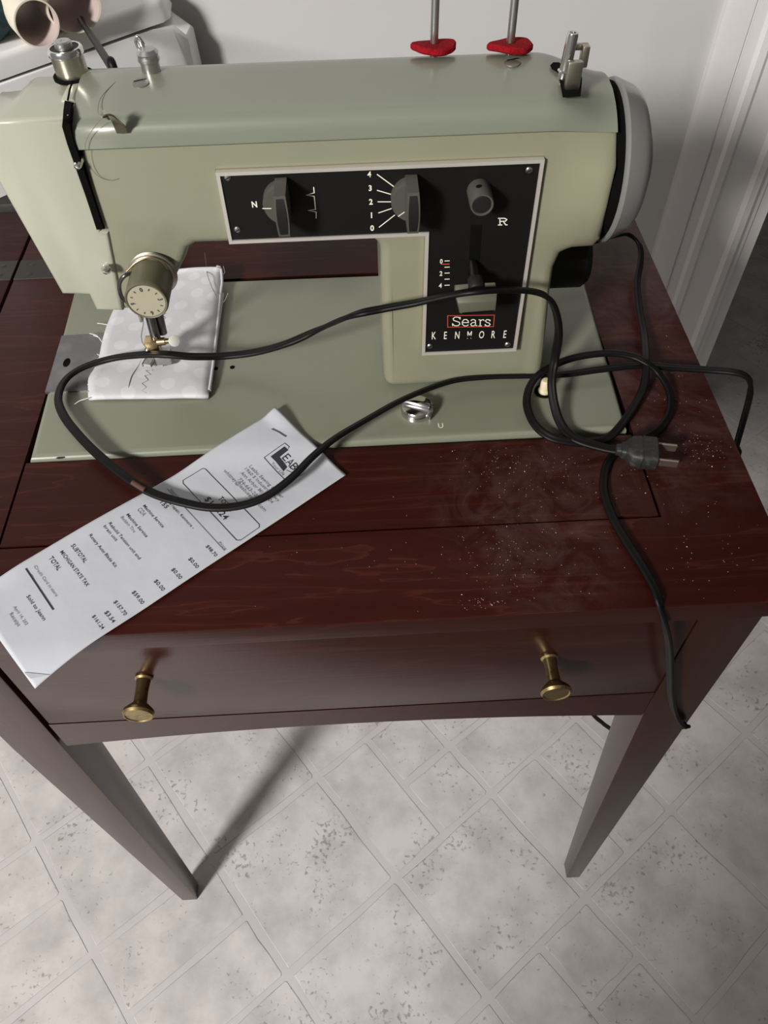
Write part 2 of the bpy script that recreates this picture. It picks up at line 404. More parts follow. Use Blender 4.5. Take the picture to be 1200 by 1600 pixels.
# --- back wall with the doorway to the right, and its painted casing
YW = 0.515
ex = onY(1164, 400, YW).x
bm = bmesh.new()
add_box(bm, (-3.0, YW, ZF), (ex, YW + 0.11, 1.66)); add_box(bm, (ex, YW, 1.30), (ex + 0.80, YW + 0.11, 1.66)); add_box(bm, (ex + 0.80, YW, ZF), (3.2, YW + 0.11, 1.66))
struct(finish('wall_back', bm, M['wall']))
struct(box('wall_far', (-0.4, 2.2, ZF), (3.2, 2.3, 1.66), M['wall']))
struct(box('wall_hall', (-0.5, YW + 0.11, ZF), (-0.4, 2.3, 1.66), M['wall']))
struct(box('added_shade_wall', (-0.46, -1.28, ZF), (2.3, -1.16, 1.66), M['wall']))  # unseen wall, added to block lamp light from the right of table and floor
struct(box('wall_right', (2.2, -2.5, ZF), (2.3, 2.3, 1.66), M['wall']))
struct(box('ceiling', (-0.5, YW, 1.66), (3.2, 2.3, 1.70), M['wall']))
bm = bmesh.new()
prof = [(1017, 0.0), (1017.5, 0.007), (1024, 0.009), (1051, 0.010), (1052, 0.0075), (1054, 0.0075), (1055, 0.012), (1066, 0.013), (1070, 0.017), (1079, 0.018), (1084, 0.015), (1117, 0.017), (1122, 0.022), (1131, 0.022), (1138, 0.018), (1143, 0.0175), (1144.5, 0.012), (1164, 0.011), (1164.5, 0.0)]
loz, hiz = [], []
for px, d in prof:
    x = onY(px, 400, YW).x
    loz.append(bm.verts.new((x, YW - d, ZF))); hiz.append(bm.verts.new((x, YW - d, 1.36)))
for k in range(len(prof) - 1): bm.faces.new((loz[k], loz[k + 1], hiz[k + 1], hiz[k]))
bm.faces.new(loz[::-1]); bm.faces.new(hiz)
struct(finish('trim_1', bm, M['trim'], None, 25))
struct(box('baseboard_back', (-3.0, YW - 0.012, ZF), (onY(1017, 400, YW).x, YW, ZF + 0.09), M['trim'], None, 0.003))

# ================================================================== SEWING TABLE
TZ = -0.003
TX0, TX1, TY0, TY1 = -0.054, 0.4325, -0.1235, 0.292
table = empty('sewing_table', (0.19, 0.08, ZF), 'dark mahogany sewing table with tapered legs and one long drawer', 'table')
def table_top():
    bm = bmesh.new()
    hx0, hx1, hy0, hy1 = -0.0015, 0.3725, -0.0655, 0.1785      # the cut-out for the machine and the front flap
    o4 = [(TX0, TY0), (TX1, TY0), (TX1, TY1), (TX0, TY1)]; i4 = [(hx0, hy0), (hx1, hy0), (hx1, hy1), (hx0, hy1)]
    zt, zb = TZ, TZ - 0.016
    O = [bm.verts.new((x, y, zt)) for x, y in o4]; I = [bm.verts.new((x, y, zt)) for x, y in i4]
    Ob = [bm.verts.new((x, y, zb)) for x, y in o4]; Ib = [bm.verts.new((x, y, zb)) for x, y in i4]
    for k in range(4):
        q = (k + 1) % 4
        bm.faces.new((O[k], O[q], I[q], I[k])); bm.faces.new((Ob[k], Ib[k], Ib[q], Ob[q]))
        bm.faces.new((O[k], Ob[k], Ob[q], O[q])); bm.faces.new((I[k], I[q], Ib[q], Ib[k]))
    bmesh.ops.recalc_face_normals(bm, faces=bm.faces)
    es = [e for e in bm.edges if e.verts[0] in O and e.verts[1] in O]
    bmesh.ops.bevel(bm, geom=es, offset=0.0009, segments=2, profile=0.5, affect='EDGES')
    for f in bm.faces:
        f.normal_update()
        if abs(f.normal.z) < 0.3: f.material_index = 1
    return finish('table_top', bm, [M['wood_top'], M['wood_front']], table)
table_top()
box('front_flap', (0.0, -0.0640, TZ - 0.015), (0.3708, -0.0012, TZ + 0.0002), M['wood_top'], table)
leaf = box('side_leaf', (-0.52, TY0, TZ - 0.016), (TX0 - 0.0022, TY1 - 0.006, TZ), M['wood_top'], table, 0.0015)
# hinge across the gap between table and leaf
h = Vector((TX0, 0, 0)); hy = onZ(30, 422, TZ).y
for nm, x0, x1 in (('hinge_plate', TX0 - 0.040, TX0 - 0.0022), ('hinge_plate', TX0, TX0 + 0.036)):
    hp = box(nm, (x0, hy - 0.0125, TZ - 0.001), (x1, hy + 0.0125, TZ + 0.0004), M['hinge'], table, 0.0002, 1)
    for sx in (0.3, 0.75):
        for sy in (-0.006, 0.006):
            lathe('screw', [(0.0026, 0.0004), (0.0022, 0.0006), (0, 0.0006)], (x0 + (x1 - x0) * sx, hy + sy, TZ), (0, 0, 1), M['hinge'], hp, 10)
# well that carries the machine (dark box under the cut-out)
bm = bmesh.new(); add_box(bm, (-0.012, -0.07, -0.16), (0.384, -0.066, TZ - 0.016)); add_box(bm, (-0.012, 0.180, -0.16), (0.384, 0.184, TZ - 0.016))
add_box(bm, (-0.016, -0.07, -0.16), (-0.012, 0.184, TZ - 0.016)); add_box(bm, (0.384, -0.07, -0.16), (0.388, 0.184, TZ - 0.016)); add_box(bm, (-0.016, -0.07, -0.164), (0.388, 0.184, -0.16))
finish('machine_well', bm, M['wood_dark'], table)
# apron: sides, back, drawer front and arched rail
YA = -0.112
XL, XR = -0.0088, 0.3903
bm = bmesh.new(); add_box(bm, (-0.043, -0.08, -0.165), (-0.031, 0.27, TZ - 0.016)); finish('side_apron', bm, M['wood_front'], table)
bm = bmesh.new(); add_box(bm, (0.412, -0.08, -0.165), (0.424, 0.27, TZ - 0.016)); finish('side_apron', bm, M['wood_front'], table)
bm = bmesh.new(); add_box(bm, (-0.01, 0.268, -0.165), (0.39, 0.28, TZ - 0.016)); finish('back_apron', bm, M['wood_front'], table)
drawer = box('drawer', (XL + 0.0005, YA, -0.1332), (XR - 0.0005, YA + 0.018, TZ - 0.0175), M['wood_front'], table, 0.0010, 2)
rail = [(XL, -0.1346)] + [(XL + (XR - XL) * k / 16, -0.1702 + 0.0122 * (1 - (2 * k / 16 - 1) ** 2)) for k in range(17)] + [(XR, -0.1346)]
bm = bmesh.new(); prism(bm, rail, YA + 0.0002, YA + 0.018); finish('lower_rail', bm, M['wood_front'], table)
for px, py in ((225, 1058), (858, 1026)):
    b = onY(px, py, YA)
    kb = lathe('knob', [(0.0052, 0.0), (0.0054, 0.0012), (0.0042, 0.0022), (0.0037, 0.009), (0.0040, 0.0165), (0.0068, 0.0192), (0.0088, 0.0212), (0.0092, 0.0230), (0.0084, 0.0246), (0.0078, 0.0246), (0.0072, 0.0241), (0, 0.0244)], (b.x, YA, b.z), (0, -1, 0), M['brass'], drawer, 28)
# legs
def leg(top, foot):
    """top and foot: (x0, x1, y0, y1, z)"""
    bm = bmesh.new(); rings = []
    for x0, x1, y0, y1, z in ((top[0], top[1], top[2], top[3], TZ - 0.0165), top, foot):
        rings.append([bm.verts.new(p) for p in ((x0, y0, z), (x1, y0, z), (x1, y1, z), (x0, y1, z))])
    for A, B_ in zip(rings, rings[1:]):
        for k in range(4): bm.faces.new((A[k], A[(k + 1) % 4], B_[(k + 1) % 4], B_[k]))
    bm.faces.new(rings[0]); bm.faces.new(rings[-1][::-1])
    bmesh.ops.recalc_face_normals(bm, faces=bm.faces)
    bmesh.ops.bevel(bm, geom=[e for e in bm.edges if abs(e.verts[0].co.z - e.verts[1].co.z) > 0.01], offset=0.0008, segments=2, profile=0.5, affect='EDGES')
    return finish('leg', bm, M['wood_leg'], table, 30)
leg((-0.0455, -0.0118, YA - 0.0004, YA + 0.036, -0.171), (-0.0565, -0.0372, -0.0875, -0.0690, ZF))
leg((0.3907, 0.4270, YA - 0.0004, YA + 0.036, -0.171), (0.4385, 0.4555, -0.0868, -0.0695, ZF))
leg((-0.0455, -0.0092, 0.245, 0.281, -0.171), (-0.053, -0.036, 0.250, 0.268, ZF))
leg((0.3907, 0.4270, 0.245, 0.281, -0.171), (0.418, 0.435, 0.250, 0.268, ZF))

# ================================================================== SEWING MACHINE
machine = empty('sewing_machine', (0.186, 0.09, 0.0), 'mint green vintage sewing machine set into the dark table', 'sewing machine')
# bed
bl = [onZ(44, 717), onZ(981, 667), onZ(908, 415), onZ(116, 446)]
bm = bmesh.new()
t4 = [bm.verts.new((p.x, p.y, 0.0)) for p in bl]; b4 = [bm.verts.new((p.x, p.y, -0.012)) for p in bl]
bm.faces.new(t4); bm.faces.new(b4[::-1])
for k in range(4): bm.faces.new((t4[k], b4[k], b4[(k + 1) % 4], t4[(k + 1) % 4]))
bmesh.ops.recalc_face_normals(bm, faces=bm.faces)
bmesh.ops.bevel(bm, geom=[e for e in bm.edges if e.verts[0] in t4 and e.verts[1] in t4], offset=0.0042, segments=4, profile=0.5, affect='EDGES')
bed = finish('bed_plate', bm, M['mint_bed'], machine)
for px, py, r in ((337, 576, 0.0016), (363, 574, 0.0016), (1040, 700, 0)):
    if r:
        p = onZ(px, py); lathe('bed_hole', [(r, 0.0), (r, 0.0003), (0, 0.0003)], p, (0, 0, 1), M['blackhole'], bed, 14)
bm = bmesh.new(); add_text(bm, 'U', onZ(685, 669), (1, 0.02, 0), (0, 1, 0), 0.0040, 0.9, bold=0.02); finish('lettering', bm, M['white'], bed, 0)
for px, py, s in ((94, 713, 0.0022), (62, 712, 0.0014)):
    p = onZ(px, py); bm = bmesh.new()
    f = [bm.verts.new((p.x + s * (1.6 if k % 3 else 1.1) * math.cos(k * .9), p.y + s * 0.55 * math.sin(k * .9), 0.00012 - 0.0012)) for k in range(7)]; bm.faces.new(f); finish('paint_chip', bm, M['ink'], bed, 0)
# slide plate with an oval finger hole
sp = [onZ(71, 614), onZ(150, 611), onZ(200, 610), onZ(205, 520), onZ(165, 522), onZ(97, 526)]
bm = bmesh.new(); tt = [bm.verts.new((p.x, p.y, 0.0009)) for p in sp]; bb = [bm.verts.new((p.x, p.y, -0.001)) for p in sp]
bm.faces.new(tt)
for k in range(6): bm.faces.new((tt[k], bb[k], bb[(k + 1) % 6], tt[(k + 1) % 6]))
slide = finish('slide_plate', bm, M['slide'], machine)
p = onZ(105, 568); bm = bmesh.new()
bm.faces.new([bm.verts.new((p.x + 0.0024 * math.cos(a * math.pi / 10), p.y + 0.0044 * math.sin(a * math.pi / 10), 0.00098)) for a in range(20)]); finish('finger_hole', bm, M['blackhole'], slide, 0)

# body: head, arm and pillar in one casting
YF, YB = 0.0435, 0.1020
YC, ZC, RC = 0.0755, 0.1315, 0.0432
def sstep(a, b, x):
    t = min(1, max(0, (x - a) / (b - a))); return t * t * (3 - 2 * t)
def round_end(v, shrink=0.0):
    """turn the right end of the arm into the round housing behind the hand wheel"""
    t = sstep(0.3005, 0.3385, v.x) * sstep(0.068, 0.112, v.z)
    if t <= 0: return v
    d = Vector((v.y - YC, v.z - ZC)); L0 = d.length
    if L0 < 1e-5: return v
    q = d / L0 * min(RC - shrink, L0 * 1.35)
    d2 = d.lerp(q, t); return Vector((v.x, YC + d2.x, ZC + d2.y))
body_poly = ([(0.0775, 0.1720), (0.0772, 0.1640), (0.0740, 0.1500), (0.0720, 0.1360), (0.0700, 0.0713), (0.0930, 0.0713)]
    + [(0.1145, 0.1030), (0.1175, 0.1090), (0.1215, 0.1115)]
    + [(0.2110, 0.1105)] + arc(0.2125, 0.1030, 0.0075, 90, 0, 4) + [(0.2200, 0.0600), (0.2208, 0.0085), (0.2216, 0.0040), (0.2238, 0.0012), (0.2275, 0.0002), (0.3235, 0.0002), (0.3230, 0.0080), (0.3180, 0.0700), (0.3180, 0.0850), (0.3205, 0.0950), (0.3260, 0.0985), (0.3375, 0.1000), (0.3375, 0.1720)])
bm = bmesh.new(); prism(bm, body_poly, YF, YB, 0.0060, 5, False)
for x in [0.3006 + 0.0037 * k for k in range(10)]: bmesh.ops.bisect_plane(bm, geom=list(bm.verts) + list(bm.edges) + list(bm.faces), plane_co=(x, 0, 0), plane_no=(1, 0, 0))
for z in (0.08, 0.088, 0.096, 0.104, 0.115, 0.13, 0.145): bmesh.ops.bisect_plane(bm, geom=list(bm.verts) + list(bm.edges) + list(bm.faces), plane_co=(0, 0, z), plane_no=(0, 0, 1))
for y in (0.055, 0.065, 0.075, 0.085, 0.095):
    g = [f for f in bm.faces if f.calc_center_median().x > 0.28]; ge = set(e for f in g for e in f.edges); gv = set(v for f in g for v in f.verts)
    bmesh.ops.bisect_plane(bm, geom=g + list(ge) + list(gv), plane_co=(0, y, 0), plane_no=(0, 1, 0))
for v in bm.verts: v.co = round_end(v.co, 0.0016 if v.co.z > 0.1655 else 0.0)
# foot of the pillar spreads a little onto the bed
for v in bm.verts:
    if v.co.z < 0.03 and v.co.y < YF + 0.02: v.co.y += 0.0035 * sstep(0.03, 0.0, v.co.z)
body = finish('machine_body', bm, M['mint'], machine, 40)

# hood: the lighter lid over the arm, with a sharp seam
def hood():
    sec = [(0.0430, 0.1653), (0.0420, 0.1662), (0.0420, 0.1715), (0.0426, 0.1745), (0.0445, 0.1772), (0.0480, 0.1790), (0.0540, 0.1803), (0.0650, 0.1822), (0.0780, 0.1835), (0.0860, 0.1833), (0.0930, 0.1815), (0.0985, 0.1780), (0.1020, 0.1730), (0.1035, 0.1655)]
    xs = [0.0768, 0.0776] + [0.10 + 0.02 * k for k in range(10)] + [0.3 + 0.0037 * k for k in range(11)]
    bm = bmesh.new(); rings = []
    for x in xs:
        r = []
        for y, z in sec:
            sh = 0.0006 if x == xs[0] else 0.0
            v = round_end(Vector((x, y + (sh if y < 0.07 else -sh), z - sh))); v.x = x; r.append(bm.verts.new(v))
        rings.append(r)
    for A, B_ in zip(rings, rings[1:]):
        for k in range(len(sec) - 1): bm.faces.new((A[k], A[k + 1], B_[k + 1], B_[k]))
        bm.faces.new((A[-1], A[0], B_[0], B_[-1]))
    bm.faces.new(rings[0]); bm.faces.new(rings[-1][::-1])
    return finish('hood', bm, M['mint_hood'], machine, 45)
hood_o = hood()

# face cover at the needle end, and the black take-up slot beside it
def py_(px, py, y=0.0415):
    p = onY(px, py, y); return (p.x, p.z)
fc = [(0.0300, 0.1815), (0.0330, 0.1600), py_(97, 461), py_(139, 462), py_(150, 486), py_(193, 487), py_(169, 364), py_(157, 362), py_(139, 305), py_(123, 260), py_(111, 225), py_(103, 196), (0.0775, 0.1815)]
bm = bmesh.new(); prism(bm, fc, 0.0415, 0.0985, 0.0024, 3, False)
for x in (0.034, 0.04, 0.046, 0.05): bmesh.ops.bisect_plane(bm, geom=list(bm.verts) + list(bm.edges) + list(bm.faces), plane_co=(x, 0, 0), plane_no=(1, 0, 0))
for v in bm.verts:       # the cover's outer end drops away towards the back
    if v.co.z > 0.165 and v.co.y > 0.06: v.co.z -= 0.0065 * sstep(0.050, 0.038, v.co.x) + 0.0045 * sstep(0.085, 0.0985, v.co.y)
cover = finish('face_cover', bm, M['cream'], machine, 40)
box('cover_shoulder', (0.0700, 0.0600, 0.1600), (0.0775, 0.0975, 0.1812), M['cream'], cover, 0.0015)
# the take-up slot: a dark strip over the ridge and down between cover and head
edge_l = [onZ(101, 157, 0.1819), onZ(99, 172, 0.1819), onZ(98, 186, 0.1816), onY(97, 198, 0.0408), onY(105, 225, 0.0408), onY(118, 262, 0.0408), onY(134, 307, 0.0408), onY(151, 359, 0.0408)]
edge_r = [onZ(112, 160, 0.1819), onZ(110, 172, 0.1819), onZ(109, 184, 0.1812), onY(108.5, 194, 0.0408), onY(116, 225, 0.0408), onY(129.5, 262, 0.0408), onY(145, 308, 0.0408), onY(161.5, 358, 0.0408)]
bm = bmesh.new(); vv = [(bm.verts.new(p_), bm.verts.new(q_)) for p_, q_ in zip(edge_l, edge_r)]; back = [(bm.verts.new(p_ + Vector((0, 0.004, -0.002))), bm.verts.new(q_ + Vector((0, 0.004, -0.002)))) for p_, q_ in zip(edge_l, edge_r)]
for k in range(7):
    A, B_ = vv[k], vv[k + 1]; C_, D_ = back[k], back[k + 1]
    bm.faces.new((A[0], A[1], B_[1], B_[0])); bm.faces.new((A[0], B_[0], D_[0], C_[0])); bm.faces.new((A[1], C_[1], D_[1], B_[1]))
finish('take_up_slot', bm, M['blackhole'], machine, 0)
bm = bmesh.new(); sm = [onZ(113, 128, 0.1835), onZ(109, 140, 0.1830), onZ(106, 156, 0.1826)]; add_sweep(bm, sm, circ(0.0005, 6)); finish('cover_seam', bm, M['blackhole'], machine, 0)
p = onY(122, 257, 0.041); lathe('take_up_lever', [(0.0, -0.0016), (0.0014, -0.0010), (0.0019, 0.0), (0.0012, 0.012)], (p.x, 0.0395, p.z), (0.2, 1, 0.1), M['chrome'], machine, 12)

# hand wheel
wheel = lathe('hand_wheel', [(0.030, 0.0), (0.0392, 0.0004), (0.0408, 0.0014), (0.0411, 0.0026), (0.0402, 0.0048), (0.0375, 0.0110), (0.0352, 0.0142), (0.0325, 0.0160), (0.0270, 0.0174), (0.0245, 0.0180), (0.0240, 0.0194), (0.0215, 0.0206), (0.0, 0.0214)], (0.3418, YC, ZC), (1, 0, 0), M['wheel'], machine, 64)
lathe('wheel_gap', [(0.0395, 0.0), (0.0395, 0.005)], (0.3372, YC, ZC), (1, 0, 0), M['blackhole'], wheel, 48)
# motor hub and drive belt cover under the wheel
lathe('motor_housing', [(0.0, -0.001), (0.016, 0.0), (0.019, 0.004), (0.019, 0.030), (0.016, 0.034), (0.0, 0.035)], (0.3240, 0.1150, 0.046), (1, 0, 0), M['black'], machine, 32)
box('motor_bracket', (0.316, 0.090, 0.060), (0.352, 0.130, 0.094), M['black'], machine, 0.003)

# control panel
PY = 0.0412
xl, xm, xr, zt_, zm_, zb_ = 0.1402, 0.2440, 0.3018, 0.1530, 0.1138, 0.0322
Lp = [(xl, zt_), (xl, zm_), (xm, zm_), (xm, zb_), (xr, zb_), (xr, zt_)]
def inset(poly, d):
    sgn = [(1, -1), (1, 1), (1, 1), (1, 1), (-1, 1), (-1, -1)]
    return [(x + sx * d, z + sz * d) for (x, z), (sx, sz) in zip(poly, sgn)]
bm = bmesh.new(); prism(bm, inset(Lp, 0.0012), PY, YF + 0.002, 0.0)
panel = finish('control_panel', bm, M['black'], machine)
bm = bmesh.new(); a = [bm.verts.new((x, PY - 0.0008, z)) for x, z in Lp]; b = [bm.verts.new((x, PY - 0.0008, z)) for x, z in inset(Lp, 0.0018)]; c = [bm.verts.new((x, YF + 0.001, z)) for x, z in Lp]; d = [bm.verts.new((x, PY + 0.001, z)) for x, z in inset(Lp, 0.0021)]
for k in range(6):
    q = (k + 1) % 6; bm.faces.new((a[k], a[q], b[q], b[k])); bm.faces.new((c[k], c[q], a[q], a[k])); bm.faces.new((b[k], b[q], d[q], d[k]))
finish('panel_border', bm, M['silver'], panel, 0)
gp = [(x, z) for x, z in inset(Lp, -0.0005)]
bm = bmesh.new(); a = [bm.verts.new((x, YF - 0.00012, z)) for x, z in gp]; b = [bm.verts.new((x, YF - 0.00012, z)) for x, z in inset(Lp, 0.0006)]
for k in range(6): bm.faces.new((a[k], a[(k + 1) % 6], b[(k + 1) % 6], b[k]))
finish('grime_line', bm, mat('brown_grime', srgb(108, 100, 74), 0.7), panel, 0)
RX, UZ, NF = (1, 0, 0), (0, 0, 1), (0, -1, 0)
def fp(px, py, y=PY): return onY(px, py, y)
bm = bmesh.new()
def ft(s, px, py, hpx, st=1.0, bold=0.012):          # centre of the word at px, py; height in photo pixels
    p = fp(px, py); h_ = (fp(px, py - hpx / 2) - fp(px, py + hpx / 2)).length
    add_text(bm, s, p - Vector((0, 0, h_ / 2)), RX, UZ, h_, st, align='CENTER', bold=bold)
sw = 0.00042
def fs(pp, w=sw): add_stroke(bm, [fp(*q) for q in pp], w, NF)
def done(nm, m_='white'):
    global bm
    finish(nm, bm, M[m_], panel, 0); bm = bmesh.new()
ft('N', 397.5, 319, 9, 0.85, 0.03); done('lettering')
for s_, px, py in (('4', 577, 272), ('3', 578.5, 293.5), ('2', 579.5, 315), ('1', 580.5, 336), ('0', 581.5, 356)): ft(s_, px, py, 8.5, 0.9, 0.03); done('numeral')
for s_, px, py in (('0', 689.5, 408), ('2', 689, 427), ('4', 688, 446)): ft(s_, px, py, 7, 0.8, 0.02); done('numeral')
for s_, px in zip('KENMORE', (678, 696, 714.5, 733.5, 752.5, 771, 789)): ft(s_, px, 524 - (px - 678) * 0.02, 11.5, 0.52, 0.004)
done('brand_lettering')
for q in (((589, 272), (619, 294)), ((589, 297), (613, 304)), ((590, 315), (612, 315)), ((591, 332.5), (612, 325.5)), ((592, 355), (617, 335.5))): fs(q, 0.00052); done('scale_line')
fs(((490, 292), (491, 301), (479, 304.5), (491, 306.5), (493, 327), (482, 328.5), (494, 331), (494, 341)), 0.00050); done('stitch_symbol')
for py in (407.5, 417.3, 426.5, 436, 445.5): fs(((694.5, py), (702.5, py - 0.3)), 0.0005); done('scale_line')
# slab letters: R, and the shop name in its red frame
def slab(letter, cx, cy, w_, h_, t=1.5):
    X = lambda u: cx + (u - 0.5) * w_; Yv = lambda v: cy + (0.5 - v) * h_
    G = {'S': [((.95, .72), (.95, .98)), ((.93, .80), (.75, .96), (.35, .97), (.12, .82), (.18, .62), (.5, .52), (.85, .42), (.92, .2), (.7, .04), (.28, .04), (.07, .22)), ((.05, .02), (.05, .3))],
         'e': [((.08, .38), (.92, .38), (.90, .55), (.65, .72), (.32, .70), (.08, .45), (.12, .18), (.38, .02), (.70, .03), (.93, .16))],
         'a': [((.15, .55), (.22, .68), (.5, .72), (.74, .62), (.76, .08), (1.0, .04)), ((.76, .42), (.35, .38), (.10, .22), (.22, .03), (.5, .02), (.76, .18))],
         'r': [((.05, .03), (.55, .03)), ((.05, .68), (.30, .68)), ((.30, .03), (.30, .70)), ((.30, .48), (.5, .66), (.78, .70), (.92, .58))],
         's': [((.88, .52), (.88, .70)), ((.86, .56), (.66, .70), (.3, .69), (.13, .56), (.3, .42), (.72, .33), (.9, .18), (.68, .02), (.3, .03), (.1, .16)), ((.08, .02), (.08, .22))],
         'R': [((.0, .03), (.45, .03)), ((.0, .97), (.70, .97), (.92, .80), (.80, .58), (.22, .52)), ((.20, .97), (.22, .03)), ((.55, .54), (.80, .05), (1.0, .03))]}[letter]
    for pl in G: add_stroke(bm, [fp(X(u), Yv(v)) for u, v in pl], t * 0.00032, NF)
slab('R', 785.5, 346, 15, 11, 1.8); done('lettering')
for L_, cx, w_ in (('S', 713, 13), ('e', 727, 11.5), ('a', 740, 11.5), ('r', 752.3, 10), ('s', 762, 9.5)): slab(L_, cx, 502, w_, 14.5, 1.7)
done('shop_lettering'); add_stroke(bm, [fp(699.5, 493), fp(699.5, 511), fp(771, 510), fp(772.5, 492)], 0.00045, NF, closed=True); done('red_frame', 'red_print')
add_stroke(bm, [fp(689, 412.5), fp(702.5, 412.3)], 0.00055, NF); finish('red_mark', bm, M['red_print'], panel, 0)
bm = bmesh.new()
sl = [fp(735.5, 351), fp(754, 351), fp(748, 430), fp(731.5, 430)]
bm.faces.new([bm.verts.new((p.x, PY - 0.0001, p.z)) for p in sl]); finish('lever_slot', bm, M['blackhole'], panel, 0)
for px, py in ((355.5, 277), (371, 358.5), (826.5, 265.5), (671.5, 540.5), (793, 538)):
    p = fp(px, py); sc_ = lathe('screw', [(0.0017, 0.0), (0.0017, 0.0004), (0.0012, 0.0009), (0, 0.0011)], (p.x, PY, p.z), NF, M['steel'], panel, 16)
    bm = bmesh.new(); add_stroke(bm, [Vector((p.x - 0.0013, PY - 0.00115, p.z - 0.0007)), Vector((p.x + 0.0013, PY - 0.00115, p.z + 0.0007))], 0.0004, NF, 0); 
    me_ = finish('screw_slot', bm, M['blackhole'], panel, 0)

# stitch dials: round base with a tall bowed grip
def stitch_dial(px, py, mark):
    c0 = onY(px, py, 0.0225); cx, cz = c0.x, c0.z
    base = lathe('stitch_dial', [(0.0108, 0.0), (0.0108, 0.0050), (0.0103, 0.0062), (0.0, 0.0063)], (cx + 0.0006, PY, onY(px, py - 5, 0.0355).z), NF, M['greyplastic'], machine, 44)
    bmh = bmesh.new(); bmh.from_mesh(base.data); bmesh.ops.bisect_plane(bmh, geom=list(bmh.verts) + list(bmh.edges) + list(bmh.faces), plane_co=(cx + 0.0012, 0, 0), plane_no=(1, 0, 0), clear_outer=True); bmh.to_mesh(base.data); bmh.free()
    cz -= 0.0045
    rows = 12; w_ = 0.0035; hz = 0.0108
    def ring(z, t, y, k): return [bmv.verts.new((cx + s_ * w_ * k * (1.0 - 0.16 * t * t), y + 0.0012 * t * t, z)) for s_ in (-1, 1)]
    bmv = bmesh.new(); back, front = [], []
    for k in range(rows + 1):
        t = -1 + 2 * k / rows; z = cz + t * hz
        back.append(ring(z, t, PY - 0.0025, 1.0)); front.append(ring(z, t, 0.0215, 0.94))
    for k in range(rows):
        bmv.faces.new((front[k][0], front[k][1], front[k + 1][1], front[k + 1][0]))
        bmv.faces.new((back[k][0], front[k][0], front[k + 1][0], back[k + 1][0])); bmv.faces.new((front[k][1], back[k][1], back[k + 1][1], front[k + 1][1]))
    bmv.faces.new((back[0][0], back[0][1], front[0][1], front[0][0])); bmv.faces.new((front[-1][0], front[-1][1], back[-1][1], back[-1][0]))
    finish('dial_grip', bmv, M['greyplastic'], base, 30)
    bm = bmesh.new(); pr = None
    for k in range(rows + 1):
        t = -1 + 2 * k / rows; z = cz + t * (hz - 0.0013); hw = w_ * 0.94 * (1.0 - 0.16 * t * t) - 0.0009
        cur = [bm.verts.new((cx + s_ * hw, 0.0215 + 0.0012 * t * t - 0.00035, z)) for s_ in (-1, 1)]
        if pr: bm.faces.new((pr[0], pr[1], cur[1], cur[0]))
        pr = cur
    finish('grip_insert', bm, M['insert'], base, 0)
    bm = bmesh.new(); add_stroke(bm, [onY(*mark[0], PY - 0.0064), onY(*mark[1], PY - 0.0064)], 0.0005, NF); finish('dial_mark', bm, M['white'], base, 0)
stitch_dial(439, 326, ((410, 325.5), (424, 325.5))); stitch_dial(646, 321, ((622, 338), (632, 331)))
# round push knob, with a dark cap and an oval hole
c0 = onY(753.5, 321, 0.0268)
pk = lathe('push_knob', [(0.0060, 0.0), (0.0060, 0.0128), (0.0056, 0.0144), (0.0050, 0.0144), (0.0047, 0.0138), (0.0, 0.0138)], (c0.x, PY, c0.z), NF, M['greyplastic'], machine, 36)
lathe('knob_cap', [(0.0046, 0.0), (0.0043, 0.0004), (0.0, 0.0005)], (c0.x, PY - 0.0138, c0.z), NF, M['insert'], pk, 28)
lathe('knob_hole', [(0.0015, 0.0), (0.0013, 0.0002), (0.0, 0.0002)], (c0.x - 0.0012, PY - 0.0068, c0.z + 0.0059), (-0.2, 0, 1), M['blackhole'], pk, 16)
# stitch length lever: stem out of the slot and a wide thumb piece
s0 = onY(738.5, 408, PY); s1 = onY(744, 452, 0.0225)
lv = lathe('length_lever', [(0.0016, -0.004), (0.0020, 0.001), (0.0026, 0.004), (0.0026, (s1 - s0).length)], s0, (s1 - s0), M['darksteel'], machine, 20)
q1 = s0.lerp(s1, 0.62)
lathe('lever_collar', [(0.0030, 0.0), (0.0043, 0.001), (0.0043, 0.0070), (0.0036, 0.008)], q1, (s1 - s0), M['insert'], lv, 28)
bm = bmesh.new()
def slab_rows(rw):
    rows = []
    for (pxa, pya, ya), (pxb, pyb, yb) in rw:
        a_ = onY(pxa, pya, ya); b_ = onY(pxb, pyb, yb)
        rows.append([b3.verts.new(p) for p in (a_, b_, b_ + Vector((0, 0.005, -0.0035)), a_ + Vector((0, 0.005, -0.0035)))])
    for A, B_ in zip(rows, rows[1:]):
        for k in range(4): b3.faces.new((A[k], A[(k + 1) % 4], B_[(k + 1) % 4], B_[k]))
    b3.faces.new(rows[0]); b3.faces.new(rows[-1][::-1]); bmesh.ops.recalc_face_normals(b3, faces=b3.faces)
    bmesh.ops.bevel(b3, geom=list(b3.edges), offset=0.0005, segments=2, profile=0.5, affect='EDGES'); merge(bm, b3)
b3 = bmesh.new(); slab_rows((((712, 460, 0.0212), (777, 456, 0.0212)), ((716, 474, 0.0178), (776, 470, 0.0178)), ((720, 490, 0.0180), (774, 486, 0.0180))))
b3 = bmesh.new(); slab_rows((((712, 445, 0.0250), (733, 443, 0.0250)), ((711, 462, 0.0208), (733, 460.5, 0.0208))))
b3 = bmesh.new(); slab_rows((((757, 442, 0.0250), (774, 441, 0.0250)), ((757, 459, 0.0208), (777, 457.5, 0.0208))))
finish('thumb_piece', bm, mat('sage_lever_plastic', srgb(88, 88, 74), 0.5), lv, 30)

